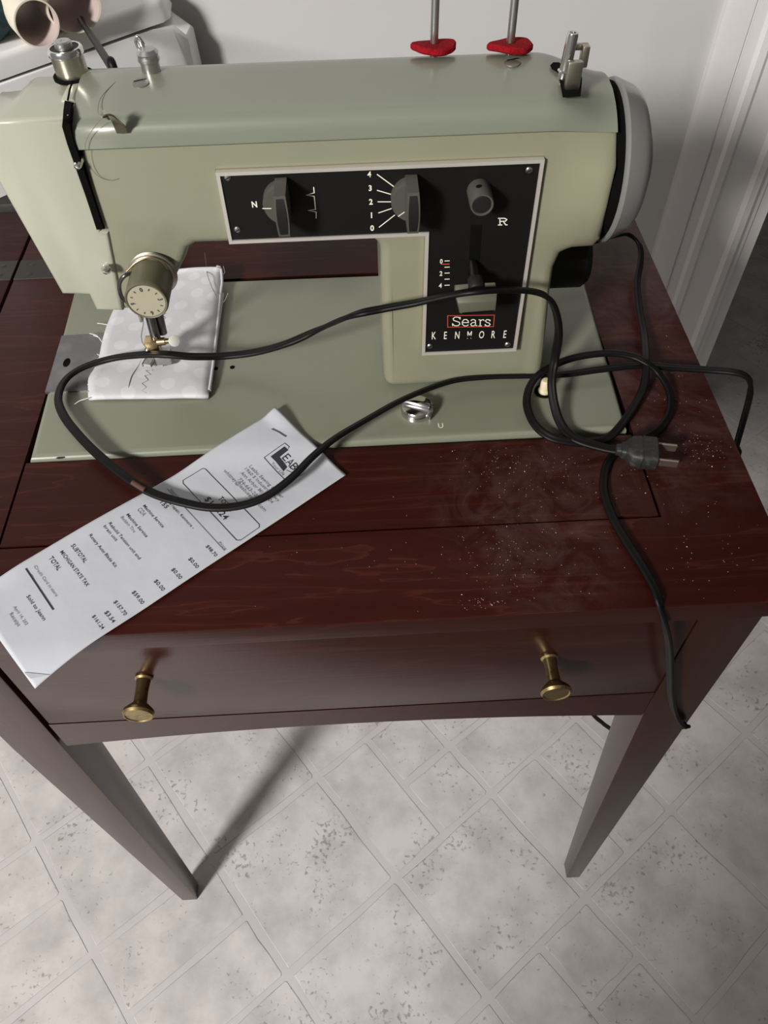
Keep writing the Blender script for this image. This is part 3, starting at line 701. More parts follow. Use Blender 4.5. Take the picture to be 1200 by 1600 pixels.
bm = bmesh.new(); q_ = [onY(722, 488.6, 0.0172), onY(771, 484.8, 0.0172), onY(771, 487.4, 0.0172), onY(722, 491.4, 0.0172)]; bm.faces.new([bm.verts.new(p_) for p_ in q_]); finish('thumb_slot', bm, M['blackhole'], lv, 0)

# needle tension dial on the head
DC = Vector((0.0955, 0.0, 0.1010)); Y0 = YF - 0.002
tc_ = onY(229, 471, 0.0165); DC = Vector((tc_.x, 0, tc_.z))
td = lathe('tension_dial', [(0.0112, 0.0), (0.0112, 0.0180), (0.0113, 0.0200), (0.0106, 0.0212), (0.0100, 0.0208), (0.0, 0.0206)], (DC.x, 0.0375, DC.z), (0.0, -1, 0), M['olive'], machine, 44)
lathe('dial_face', [(0.0098, 0.0), (0.0096, 0.0003), (0.0, 0.0004)], (DC.x, 0.0375 - 0.0206, DC.z), (0, -1, 0), M['dialface'], td, 40)
for k, r in enumerate((0.0126, 0.0130, 0.0122)):
    lathe('tension_disc', [(0.006, 0.0), (r - 0.001, 0.0), (r, 0.0005), (r - 0.001, 0.0010), (0.006, 0.0012)], (DC.x + 0.0004, 0.0420 - 0.0017 * k, DC.z + 0.0002), (0, -1, 0), M['nickel'], td, 40)
bm = bmesh.new(); fy = 0.0375 - 0.0212
for k in range(12):
    a = math.radians(98 - 30 * k); d = Vector((math.cos(a), 0, math.sin(a)))
    if k % 4 == 0 or k in (4, 8):
        s_ = {0: '0', 4: '6', 8: '9'}.get(k, '')
    else: s_ = ''
    if k == 3: s_ = '3'
    if k == 6: s_ = '6'
    if k == 9: s_ = '9'
    if k in (4, 8): s_ = ''
    o_ = Vector((DC.x, fy, DC.z)) + d * 0.0074
    if s_:
        u_ = d if s_ == '0' or s_ == '9' or s_ == '3' else d
        rr = Vector((u_.z, 0, -u_.x)); add_text(bm, s_, o_ - u_ * 0.0012 - rr * 0.0, rr, u_, 0.0025, 0.85, align='CENTER', bold=0.01, lift=0.0)
    else: add_stroke(bm, [o_ - d * 0.0004, o_ + d * 0.0009], 0.00045, NF, 0.0)
finish('dial_numbers', bm, M['ink'], td, 0)
tube('check_spring', [onY(212, 425, 0.034), onY(196, 430, 0.030), onY(187, 442, 0.030), onY(188, 458, 0.030), onY(195, 470, 0.032), onY(203, 470, 0.036)], 0.0011, M['darksteel'], machine)
tube('spring_wire', [onY(198, 424, 0.035), onY(214, 409, 0.036), onY(236, 403, 0.037), onY(255, 412, 0.037), onY(264, 428, 0.036)], 0.0005, M['brass2'], machine)
lathe('thread_stud', [(0.0012, -0.002), (0.0012, 0.004), (0.0026, 0.0045), (0.0026, 0.0055), (0.0014, 0.0075), (0, 0.008)], (onY(168, 414, 0.0415).x, 0.0425, onY(168, 414, 0.0415).z), (0, -1, 0), M['chrome'], machine, 16)

# needle bar, presser bar and foot
NB = Vector((0.0975, 0.078, 0.0))
ntop = onY(240, 470, 0.062); 
def at(px, py, y): return onY(px, py, y)
bm = bmesh.new(); add_sweep(bm, [at(231, 480, 0.078), at(244, 530, 0.078)], circ(0.0032, 14)); pb = finish('presser_bar', bm, M['darksteel'], machine)
bm = bmesh.new(); add_sweep(bm, [at(243, 470, 0.083), at(254, 520, 0.083)], circ(0.0030, 14)); finish('needle_bar', bm, M['darksteel'], machine)
bm = bmesh.new(); add_box(bm, (-0.0045, -0.004, -0.0045), (0.0045, 0.004, 0.0045), 0.0008); bm.transform(Matrix.Translation(at(239, 538, 0.0765))); clamp = finish('needle_clamp', bm, M['brass2'], machine)
p0 = at(246, 534, 0.074)
lathe('clamp_barrel', [(0.0026, 0), (0.0026, 0.005), (0.0018, 0.0052), (0.0016, 0.0100)], p0, (1, 0, 0.05), M['brass2'], clamp, 18)
p1 = at(272, 532.5, 0.074)
lathe('clamp_screw', [(0.0016, -0.001), (0.0034, 0.0), (0.0037, 0.0004), (0.0037, 0.0010), (0.0032, 0.0013), (0, 0.0014)], p1, (0.45, -0.75, 0.55), mat('white_screw_head', srgb(206, 204, 196), 0.35), clamp, 26)
tube('foot_screw', [at(239, 519, 0.079), at(243, 529, 0.073)], 0.0012, M['nickel'], pb, straight=True)
foot = box('presser_foot', (at(240, 545, 0.074).x, 0.0695, 0.0085), (at(264, 545, 0.074).x, 0.0790, 0.0165), M['steel'], machine, 0.001)
for pa_, pb_ in (((240, 552), (233, 569)), ((257, 552), (261, 567))):
    a_, b_ = onZ(*pa_, 0.0078), onZ(*pb_, 0.0068)
    bm = bmesh.new(); b2 = bmesh.new(); bmesh.ops.create_cube(b2, size=1)
    d = (b_ - a_); ln = d.length; u_ = d.normalized(); s_ = u_.cross(Vector((0, 0, 1))).normalized()
    for v in b2.verts:
        v.co = a_ + u_ * (v.co.x + 0.5) * (ln + 0.003) + s_ * v.co.y * 0.0056 + Vector((0, 0, v.co.z * 0.0016 + (0.0022 if v.co.x > 0 else 0)))
    bmesh.ops.bevel(b2, geom=list(b2.edges), offset=0.0006, segments=2, profile=0.5, affect='EDGES'); merge(bm, b2)
    finish('foot_toe', bm, M['steel'], foot)
tube('needle', [at(236, 541, 0.0745), onZ(232, 556, 0.0065)], 0.0004, M['chrome'], machine, straight=True)
tube('thread_eyelet', [at(229, 543, 0.074), at(226, 546, 0.073), at(230, 548, 0.072), at(234, 545, 0.073)], 0.0005, M['chrome'], clamp)
box('presser_lifter', (at(210, 492, 0.075).x, 0.080, at(212, 505, 0.08).z), (at(219, 500, 0.075).x, 0.088, at(210, 488, 0.08).z), M['nickel'], machine, 0.001)

# things on top: pressure knob, guides, oil holes, spool pins, bobbin winder
HS = [(0.0480, 0.1790), (0.0540, 0.1803), (0.0650, 0.1822), (0.0780, 0.1835), (0.0860, 0.1833), (0.0930, 0.1815), (0.0985, 0.1780)]
def topz(y):  # height of the hood at depth y
    for (ya, za), (yb, zb) in zip(HS, HS[1:]):
        if ya <= y <= yb: return za + (zb - za) * (y - ya) / (yb - ya)
    return HS[0][1] if y < HS[0][0] else HS[-1][1]
p = onZ(115, 117, 0.1815)
lathe('pressure_knob_hole', [(0.0098, -0.0006), (0.0098, 0.0006), (0.0, 0.0007)], (p.x, p.y, 0.1812), (0, 0, 1), M['blackhole'], machine, 32)
kx = lathe('pressure_knob', [(0.0078, -0.006), (0.0078, 0.0096), (0.0, 0.0098)], (p.x - 0.0004, p.y + 0.0006, 0.1812), (-0.03, 0.02, 1), M['nickel'], machine, 40)
lathe('knob_rim', [(0.0079, 0.0), (0.0085, 0.0005), (0.0085, 0.0026), (0.0080, 0.0034), (0.0069, 0.0034), (0.0067, 0.0024)], (p.x - 0.0006, p.y + 0.0008, 0.1905), (-0.03, 0.02, 1), M['chrome'], kx, 40)
lathe('knob_recess', [(0.0068, 0.0), (0.0067, 0.0010), (0.0, 0.0010)], (p.x - 0.0007, p.y + 0.0008, 0.1926), (-0.03, 0.02, 1), M['insert'], kx, 32)
lathe('knob_core', [(0.0044, -0.001), (0.0042, 0.0032), (0.0036, 0.0038), (0.0010, 0.0038), (0.0009, 0.0030), (0, 0.0030)], (p.x - 0.0007, p.y + 0.0008, 0.1930), (-0.03, 0.02, 1), M['steel'], kx, 28)
p = onZ(237, 112, 0.183)
tg = lathe('thread_guide', [(0.0046, -0.002), (0.0046, 0.0048), (0.0052, 0.0052), (0.0054, 0.0062), (0.0050, 0.0072), (0.0050, 0.0080), (0.0054, 0.0088), (0.0040, 0.0104), (0, 0.0110)], (p.x, p.y, 0.183), (0, 0, 1), M['steel'], machine, 30)
g0 = Vector((p.x - 0.0020, p.y + 0.003, 0.1915)); g1 = onY(220, 66, g0.y + 0.002)
tube('guide_arm', [g0, g0.lerp(g1, 0.5), g1], 0.0013, M['steel'], tg)
tube('guide_curl', [g1 + Vector((0.0012, 0, -0.001)), g1 + Vector((-0.0006, 0, 0.0026)), g1 + Vector((-0.0022, 0, 0.0004)), g1 + Vector((-0.0008, -0.0008, -0.0030)), g1 + Vector((0.0012, -0.0008, -0.001))], 0.0009, M['chrome'], tg)
hk0 = onY(191, 207, 0.0408); hk1 = onY(173, 180, 0.0350); hk2 = onY(162, 178, 0.0335)
bm = bmesh.new(); add_sweep(bm, spline([hk0, hk0.lerp(hk1, 0.5) + Vector((0.0008, -0.0005, 0.0004)), hk1, hk1.lerp(hk2, 0.5) + Vector((0, -0.0003, 0.0010)), hk2, hk2 + Vector((0.0005, 0.0006, -0.0022))], 6), [(-0.0024, -0.0004), (0.0024, -0.0004), (0.0024, 0.0004), (-0.0024, 0.0004)]); finish('thread_hook', bm, M['nickel'], machine, 30)
def disc_on_top(px, py, rx, name, m, inner=None):
    z = 0.1825; p = onZ(px, py, z); z = topz(p.y); p = onZ(px, py, z)
    return lathe(name, [(rx, -0.0004), (rx, 0.0003), (rx * 0.8, 0.0005), (0, 0.0005)], (p.x, p.y, z), (0, -0.10 if py > 110 else 0.05, 1), m, machine, 24)
for px, py in ((220, 130), (800, 99)):
    o_ = disc_on_top(px, py, 0.0040, 'oil_screw', M['oil']); q = onZ(px, py, 0.1822)
    bm = bmesh.new(); add_stroke(bm, [Vector((q.x - 0.0030, q.y - 0.0010, topz(q.y) + 0.0007)), Vector((q.x + 0.0030, q.y + 0.0012, topz(q.y) + 0.0007))], 0.0008, (0, 0, 1), 0); finish('screw_slot', bm, M['blackhole'], o_, 0)
for px, py, nm in ((678, 79, 'left'), (796.5, 78, 'right')):
    z = 0.1838; p = onZ(px, py, z); y = p.y; b = p
    lathe('spool_pin', [(0.0020, -0.004), (0.0020, 0.070), (0.0014, 0.0725), (0, 0.073)], (b.x, y, 0.1825), (0.0, 0.0, 1), M['steel'], machine, 18)
    bm = bmesh.new(); rings = []; n = 40
    prof_ = [(0.0024, 0.0002), (0.0106, 0.0002), (0.0114, 0.0010), (0.0114, 0.0026), (0.0107, 0.0034), (0.0030, 0.0036), (0.0024, 0.0034)]
    for r, hh in prof_:
        ring = []
        for k in range(n):
            a = 2 * math.pi * k / n; w_ = 1 + (0.03 * math.sin(3 * a + px) + 0.02 * math.sin(7 * a + px * 2)) * (1 if r > 0.005 else 0)
            ring.append(bm.verts.new((b.x + r * w_ * math.cos(a), y + r * w_ * math.sin(a), 0.1838 + hh - 0.17 * r * w_ * math.sin(a) + (0.0006 * math.cos(2 * a + px) if r > 0.005 else 0))))
        rings.append(ring)
    rings.append(rings[0])
    for A, B_ in zip(rings, rings[1:]):
        for k in range(n): bm.faces.new((A[k], A[(k + 1) % n], B_[(k + 1) % n], B_[k]))
    tag(finish('felt_pad', bm, M['felt'], None, 40), 'round red felt pad under the %s spool pin on the mint hood' % nm, 'felt pad', 'red felt pads on the spool pins')
# bobbin winder in its cut-out
cut = [onZ(x, y, 0.1808) for x, y in ((858, 111), (863, 107), (872, 107), (880, 112), (905, 118), (909, 126), (908, 146), (880, 148), (874, 130), (870, 120), (861, 116))]
bm = bmesh.new(); bm.faces.new([bm.verts.new((p_.x, p_.y, topz(p_.y) + 0.0005)) for p_ in cut]); cutout = finish('winder_cutout', bm, M['blackhole'], machine, 0)
b0 = onZ(880, 124, 0.181)
bw = lathe('bobbin_winder', [(0.0030, -0.003), (0.0030, 0.0035), (0.0036, 0.0040), (0.0028, 0.0046), (0.0027, 0.0195), (0.0024, 0.0205), (0.0014, 0.0205), (0.0013, 0.0190), (0, 0.0190)], (b0.x, b0.y, 0.181), (0.06, 0, 1), M['chrome'], machine, 24)
c0 = onZ(894, 136, 0.181); 
box('winder_latch', (c0.x - 0.0038, c0.y - 0.0015, 0.179), (c0.x + 0.0034, c0.y + 0.0022, 0.1925), M['nickel'], bw, 0.0008)
bm = bmesh.new(); add_box(bm, (c0.x + 0.0050, c0.y + 0.010, 0.1850), (c0.x + 0.0085, c0.y + 0.0150, 0.1945), 0.0006); add_box(bm, (c0.x - 0.001, c0.y + 0.0135, 0.1915), (c0.x + 0.0085, c0.y + 0.0155, 0.1945), 0.0006); finish('winder_stop', bm, M['nickel'], bw)

# drop-feed knob and bobbin tip on the bed
p = onZ(652, 637, 0.003)
dk = lathe('feed_knob', [(0.0105, -0.003), (0.0105, 0.0012), (0.0098, 0.0040), (0.0090, 0.0050), (0.0, 0.0054)], (p.x, p.y, 0), (0, 0, 1), M['chrome'], machine, 40)
bm = bmesh.new(); add_box(bm, (-0.0100, -0.0017, 0.0045), (0.0085, 0.0017, 0.0085), 0.0012); bm.transform(Matrix.Translation((p.x, p.y, 0)) @ Matrix.Rotation(math.radians(-22), 4, 'Z')); finish('knob_ridge', bm, M['chrome'], dk)
e = onZ(671, 640, 0.003)
bm = bmesh.new(); add_sweep(bm, spline([Vector((e.x - 0.002, e.y + 0.006, 0.0045)), Vector((e.x + 0.0012, e.y + 0.002, 0.0045)), Vector((e.x + 0.0010, e.y - 0.003, 0.0035)), Vector((e.x - 0.0005, e.y - 0.007, 0.002))], 6), [(-0.0004, -0.0028), (0.0004, -0.0028), (0.0004, 0.0028), (-0.0004, 0.0028)]); finish('pointer', bm, M['chrome'], dk, 30)
p = onZ(850, 612, 0.0)
bt = lathe('bed_button', [(0.0062, -0.002), (0.0062, 0.0006), (0.0044, 0.0008), (0.0044, 0.0002)], p, (0, 0, 1), M['blackhole'], machine, 30)
lathe('button_tip', [(0.0040, 0.0), (0.0040, 0.0020), (0.0031, 0.0028), (0.0031, 0.0085), (0.0024, 0.0100), (0, 0.0104)], p, (0, 0, 1), M['creamplastic'], bt, 24)
# thin upper thread running over the head
tube('upper_thread', [onZ(180, 128, 0.183), onZ(158, 152, 0.182), onZ(153, 175, 0.181), onY(160, 183, 0.038), onY(150, 195, 0.040), onY(134, 222, 0.0400), onY(136, 250, 0.0410), onY(152, 274, 0.0424), onY(172, 282, 0.0430), onY(186, 279, 0.0432)], 0.00013, M['thread_tan'], machine, 5)

# ================================================================== FABRIC SWATCH
swatch = empty('fabric_swatch', (0.066, 0.10, 0.001), 'white polka dot cotton swatch folded under the presser foot', 'fabric')
# rows from the front fold to the back edge: (left x px, y px) (right x px, y px), height
rows = [((140, 624), (325, 621), 0.0010), ((138.5, 622), (325.5, 619), 0.0026), ((138, 618), (326, 615), 0.0038), ((138, 606), (327, 603), 0.0046), ((139, 592), (329, 586), 0.0050), ((148, 576), (331, 570), 0.0048), ((155, 558), (333, 553), 0.0056), ((160, 535), (336, 528), 0.0058), ((167, 510), (339, 500), 0.0056), ((180, 480), (342, 466), 0.0062), ((196, 455), (344, 440), 0.0070), ((214, 432), (345, 424), 0.0085), ((232, 422), (346, 416), 0.0105)]
def cloth_surface(z_off=0.0, ncol=14):
    bm = bmesh.new(); uvl = bm.loops.layers.uv.new(); grid = []; U = {}
    rr = spline([Vector((i, 0, 0)) for i in range(len(rows))], 3)
    lp = spline([onZ(*r[0], r[2]) for r in rows], 3); rp = spline([onZ(*r[1], r[2]) for r in rows], 3)
    acc = 0
    for k, (a_, b_) in enumerate(zip(lp, rp)):
        if k: acc += ((a_ - lp[k - 1]).length + (b_ - rp[k - 1]).length) / 2
        line = []
        for q in range(ncol + 1):
            t = q / ncol; p_ = a_.lerp(b_, t)
            p_.z += 0.0008 * noise.noise(Vector((p_.x * 60, p_.y * 45, 3))) + z_off
            if t > 0.9: p_.z -= 0.0012 * (t - 0.9) / 0.1
            v = bm.verts.new(p_); U[v] = (t * 0.078, acc); line.append(v)
        grid.append(line)
    for A, B_ in zip(grid, grid[1:]):
        for q in range(ncol): bm.faces.new((A[q], A[q + 1], B_[q + 1], B_[q]))
    for f in bm.faces:
        for l in f.loops: l[uvl].uv = U[l.vert]
    return bm
bm = cloth_surface()
top = finish('fabric_top_layer', bm, M['cloth'], swatch, 80)
md = top.modifiers.new('thickness', 'SOLIDIFY'); md.thickness = 0.0006; md.offset = -1
# lower layer peeping out on the right and the rolled edge at the back
low = [(onZ(146, 623, 0.0008), onZ(330, 612, 0.0008)), (onZ(150, 600, 0.0014), onZ(335, 570, 0.0022)), (onZ(166, 520, 0.0016), onZ(343, 510, 0.0030)), (onZ(190, 470, 0.0018), onZ(350, 459, 0.0042)), (onZ(200, 462, 0.0018), onZ(349, 457, 0.0040))]
bm = bmesh.new(); uvl = bm.loops.layers.uv.new(); g = [[bm.verts.new(a_.lerp(b_, t / 8)) for t in range(9)] for a_, b_ in low]
for A, B_ in zip(g, g[1:]):
    for q in range(8): bm.faces.new((A[q], A[q + 1], B_[q + 1], B_[q]))
o_ = finish('fabric_under_layer', bm, M['cloth'], swatch, 80); md = o_.modifiers.new('thickness', 'SOLIDIFY'); md.thickness = 0.0006; md.offset = -1
bm = bmesh.new(); roll = []
a_, b_ = onZ(318, 418, 0.0105), onZ(344, 430, 0.0075)
tube('rolled_edge', [onZ(338, 416, 0.0100), onZ(345, 420, 0.0085), onZ(347, 440, 0.0068), onZ(345, 458, 0.0058), onZ(341, 500, 0.0050), onZ(336, 545, 0.0050), onZ(331, 585, 0.0042), onZ(327, 610, 0.0034)], 0.0010, M['cloth'], swatch)
def clz(px, py):
    # height of the swatch under a photo row
    ys = [((r[0][1] + r[1][1]) / 2, r[2]) for r in rows]
    for (ya, za), (yb, zb) in zip(ys, ys[1:]):
        if yb <= py <= ya: return za + (zb - za) * (ya - py) / (ya - yb + 1e-9)
    return ys[0][1] if py > ys[0][0] else ys[-1][1]
def clp(px, py, e=0.0006): return onZ(px, py, clz(px, py) + e)
bm = bmesh.new()
zz = [(244, 568), (236, 573), (240, 579), (228, 579), (236, 585), (226, 587), (232, 594), (222, 599), (229, 605), (222, 610), (229, 614), (226, 621)]
add_sweep(bm, [clp(*q) for q in zz], circ(0.00020, 5))
finish('zigzag_stitching', bm, M['thread_dark'], swatch, 0); bm = bmesh.new()
z2 = [(259, 489), (254, 493), (259, 497), (253, 500), (258, 505), (252, 508), (257, 513), (252, 517), (254, 522)]
add_sweep(bm, [clp(*q) for q in z2], circ(0.00020, 5)); finish('zigzag_stitching', bm, M['thread_dark'], swatch, 0); bm = bmesh.new()
add_sweep(bm, [clp(*q) for q in ((253, 488), (252, 505), (251, 520))], circ(0.00017, 5))
finish('straight_stitching', bm, M['thread_dark'], swatch, 0); bm = bmesh.new()
add_sweep(bm, spline([clp(*q) for q in ((222, 560), (216, 572), (206, 587), (201, 605), (200, 622))], 4), circ(0.00020, 5))
finish('straight_stitching', bm, M['thread_dark'], swatch, 0)
for i, pts in enumerate((((152, 505), (160, 506), (170, 508)), ((140, 521), (152, 525), (163, 540)), ((146, 524), (158, 530), (162, 548)), ((152, 553), (157, 558), (150, 562)), ((116, 632), (125, 626), (138, 622)), ((349, 416), (351, 426), (347, 429)), ((356, 458), (352, 468), (349, 472)), ((137, 600), (140, 606), (137, 612)))):
    tube('loose_thread', [onZ(q[0], q[1], 0.0030 + 0.001 * k) for k, q in enumerate(pts)], 0.00026, M['thread_white'], swatch, 5, 4)
tube('trailing_thread', [onZ(320, 395, 0.0006), onZ(322, 412, 0.0012), clp(324, 428, 0.002), clp(330, 446, 0.002), clp(338, 462, 0.0022)], 0.00022, M['thread_dark'], swatch, 5, 5)
tube('needle_thread', [at(221, 495, 0.074), at(224, 505, 0.074), at(221, 524, 0.0735), at(223, 536, 0.0735), at(229, 545, 0.073), onZ(226, 556, 0.0075)], 0.00024, M['thread_dark'], swatch, 5, 5)

# ================================================================== RECEIPT
R0 = Vector((0.1514, 0.0295)); RW = Vector((0.6250, -0.7806)); RD = Vector((-0.7960, -0.6052)); WID, LEN = 0.0688, 0.201
RW.normalize(); RD = Vector((RW.y, -RW.x)).normalized()
def rz(x, y):
    """height of the sheet: over the raised bed, along the table, drooping past the edge"""
    base = -0.0024 + 0.0032 * sstep(-0.020, 0.004, y)
    base += 0.0007 * (1 + noise.noise(Vector((x * 22, y * 22, 5)))) 
    w_ = Vector((x, y)) - R0; t = w_.dot(RW) / WID; s_ = w_.dot(RD) / LEN
    base += 0.0022 * max(0, 0.14 - t) / 0.14 * sstep(0.35, 0.7, s_) * (1 - sstep(0.85, 1.0, s_))
    base += 0.0030 * sstep(0.06, 0.0, s_) * sstep(0.45, 0.0, t)
    if y < TY0 - 0.002: base -= 9.0 * (TY0 - 0.002 - y) ** 2
    return base + 0.0004
def rfit(p): return Vector((p.x, p.y, rz(p.x, p.y) + 0.00032))
def rloc(s, t):
    q = R0 + RD * (s * LEN) + RW * (t * WID); return Vector((q.x, q.y, rz(q.x, q.y)))
receipt = empty('receipt', (R0.x + 0.5 * (RD.x * LEN + RW.x * WID), R0.y + 0.5 * (RD.y * LEN + RW.y * WID), TZ + 0.0004), 'long white paper sales receipt hanging over the front edge of the table', 'receipt')
bm = bmesh.new(); ns, nt_ = 120, 50; g = []
for i in range(ns + 1):
    g.append([bm.verts.new(rloc(i / ns + (0.010 * (1 - j / nt_) if i == ns else 0), j / nt_)) for j in range(nt_ + 1)])
for A, B_ in zip(g, g[1:]):
    for j in range(nt_): bm.faces.new((A[j], A[j + 1], B_[j + 1], B_[j]))
paper = finish('paper_sheet', bm, M['paper'], receipt, 80); md = paper.modifiers.new('thickness', 'SOLIDIFY'); md.thickness = 0.00012; md.offset = -1
# small turned-up corner
cn = [rloc(1.0, 1.0), rloc(1.0, 0.86), rloc(0.955, 1.0)]
bm = bmesh.new(); q = [bm.verts.new(c_ + Vector((0, 0, 0.0012 if k == 0 else 0.0006)) + (Vector((-0.002, 0.004, 0.002)) if k == 0 else Vector())) for k, c_ in enumerate(cn)]; bm.faces.new(q); o_ = finish('turned_corner', bm, M['paper'], receipt, 0)
md = o_.modifiers.new('thickness', 'SOLIDIFY'); md.thickness = 0.0001
bmK, bmG = bmesh.new(), bmesh.new()      # rules and logo; every line of text is a part of its own
def cp(cx, cy): return onZ(cx / 2.1429, 640 + cy / 2.1429, -0.0015)
R3 = Vector((RW.x, RW.y, 0)); U3 = Vector((-RD.x, -RD.y, 0)); NZ = (0, 0, 1)
def rt_(bm_, s, a, b, kh=1.0, bold=0.004):
    """word from a to b, both read in the photo; b = end of the word"""
    A_, B_ = cp(*a), cp(*b); w_ = max((B_ - A_).dot(R3), 0.003); n_ = len(s)
    h_ = w_ / n_ * 1.25 * kh
    add_text(bm_, s, A_ - U3 * h_ * 0.45, R3, U3, h_, width=w_, bold=bold, lift=0, fit=rfit)
for s, a, b, g_, k in (('Leabu Sewing Center', (838, 192), (938, 302), 1, 1), ('1960 S Industrial Hwy', (822, 200), (925, 314), 1, 1), ('Ann Arbor MI 48104', (808, 212), (905, 318), 1, 1), ('734-663-2025', (800, 234), (868, 305), 1, 1), ('whitney@leabusewing.com', (752, 205), (886, 342), 1, 1),
    ('TOTAL', (736, 297), (778, 340), 0, 1.0), ('$161.24', (692, 298), (762, 366), 0, 1.0),
    ('Items', (572, 268), (596, 294), 1, 1), ('Price', (734, 446), (757, 470), 1, 1),
    ('Machine repair, Kenmore -', (543, 286), (650, 400), 0, 1), ('155', (541, 310), (561, 330), 0, 1), ('$98.70', (693, 458), (727, 490), 0, 1),
    ('Machine Service', (482, 322), (548, 396), 0, 1), ('COA', (465, 333), (486, 354), 1, 1), ('$0.00', (635, 500), (663, 531), 0, 1),
    ('Machine Service', (427, 352), (492, 429), 0, 1), ('Bobbin Tire', (408, 361), (452, 412), 1, 1), ('$0.00', (578, 535), (607, 567), 0, 1),
    ('Rebuild Tension unit and', (368, 382), (468, 503), 0, 1), ('brain unit', (351, 392), (391, 441), 0, 1), ('$0.00', (520, 573), (550, 605), 0, 1),
    ('Rotary Auto Blade Kit', (303, 422), (388, 530), 0, 1), ('$59.00', (446, 610), (480, 649), 0, 1),
    ('SUBTOTAL', (244, 456), (288, 512), 0, 1), ('$157.70', (385, 643), (424, 687), 0, 1),
    ('MICHIGAN STATE TAX', (207, 478), (294, 593), 0, 1), ('$3.54', (355, 678), (385, 712), 0, 1), ('TOTAL', (170, 498), (201, 536), 0, 1), ('$161.24', (313, 692), (346, 736), 0, 1),
    ('Credit Card in store', (119, 527), (188, 628), 1, 1), ('Sold to Jeann', (93, 624), (150, 707), 0, 1), ('April 14, 202', (48, 660), (92, 722), 1, 1), ('Receipt', (36, 683), (66, 726), 1, 1)):
    bl_ = bmesh.new(); rt_(bl_, s, a, b, k); finish('printed_line', bl_, M['greyink'] if g_ else M['ink'], receipt, 0, recalc=False)
def rs(bm_, pp, w_, closed=False):
    P = []
    Q = [cp(*q) for q in pp] + ([cp(*pp[0])] if closed else [])
    for a, b in zip(Q, Q[1:]): P += [a.lerp(b, t / 8) for t in range(8)]
    P.append(Q[-1]); add_stroke(bm_, P, w_, NZ, 0, fit=rfit)
def rule(nm, m_, pp, w_, closed=False):
    b_ = bmesh.new(); rs(b_, pp, w_, closed); finish(nm, b_, m_, receipt, 0, recalc=False)
rule('total_box', M['ink'], ((622, 232), (678, 200), (688, 201), (868, 385), (868, 395), (806, 438), (792, 438), (613, 248), (613, 238)), 0.0004, True)
rule('printed_rule', M['ink'], ((90, 537), (180, 672)), 0.0009); rule('printed_rule', M['greyink'], ((560, 266), (752, 474)), 0.0004)
# shop logo: a bold L in an open square, with the name beside it
def lg(x, y): return ((x / 6.0 + 380) * 2.1429, ((y / 6.0 + 620) - 640) * 2.1429)
rs(bmK, [lg(*q) for q in ((425, 515), (437, 500), (395, 470), (200, 590), (385, 775), (430, 745))], 0.0004)
def rpoly(bm_, pp): bm_.faces.new([bm_.verts.new(rfit(cp(*q))) for q in pp])
rpoly(bmK, [lg(*q) for q in ((392, 498), (428, 527), (345, 584), (303, 616), (260, 580))]); rpoly(bmK, [lg(*q) for q in ((345, 584), (413, 665), (378, 702), (303, 616))])
for s_, a, b in (('E', (368, 588), (402, 622)), ('A', (398, 624), (440, 664)), ('B', (436, 660), (476, 700)), ('U', (474, 698), (512, 738))):
    A_, B_ = cp(*lg(*a)), cp(*lg(*b)); add_text(bmK, s_, A_ - U3 * 0.0005, R3, U3, 0.0052, width=(B_ - A_).dot(R3) * 0.85, bold=0.0, lift=0, fit=rfit)
rs(bmK, [lg(*q) for q in ((405, 690), (530, 745), (575, 720))], 0.0003)
rt_(bmG, 'Your Life', lg(270, 630), lg(375, 740), 1.2)
finish('shop_logo', bmK, M['ink'], receipt, 0, recalc=False); finish('logo_tagline', bmG, M['greyink'], receipt, 0, recalc=False)
st = [rfit(onZ(x, y, 0.0005)) for x, y in ((425, 674), (436, 679), (447, 686))]
tube('staple', [p_ + Vector((0, 0, 0.0004)) for p_ in st], 0.00028, M['darksteel'], receipt, straight=True)

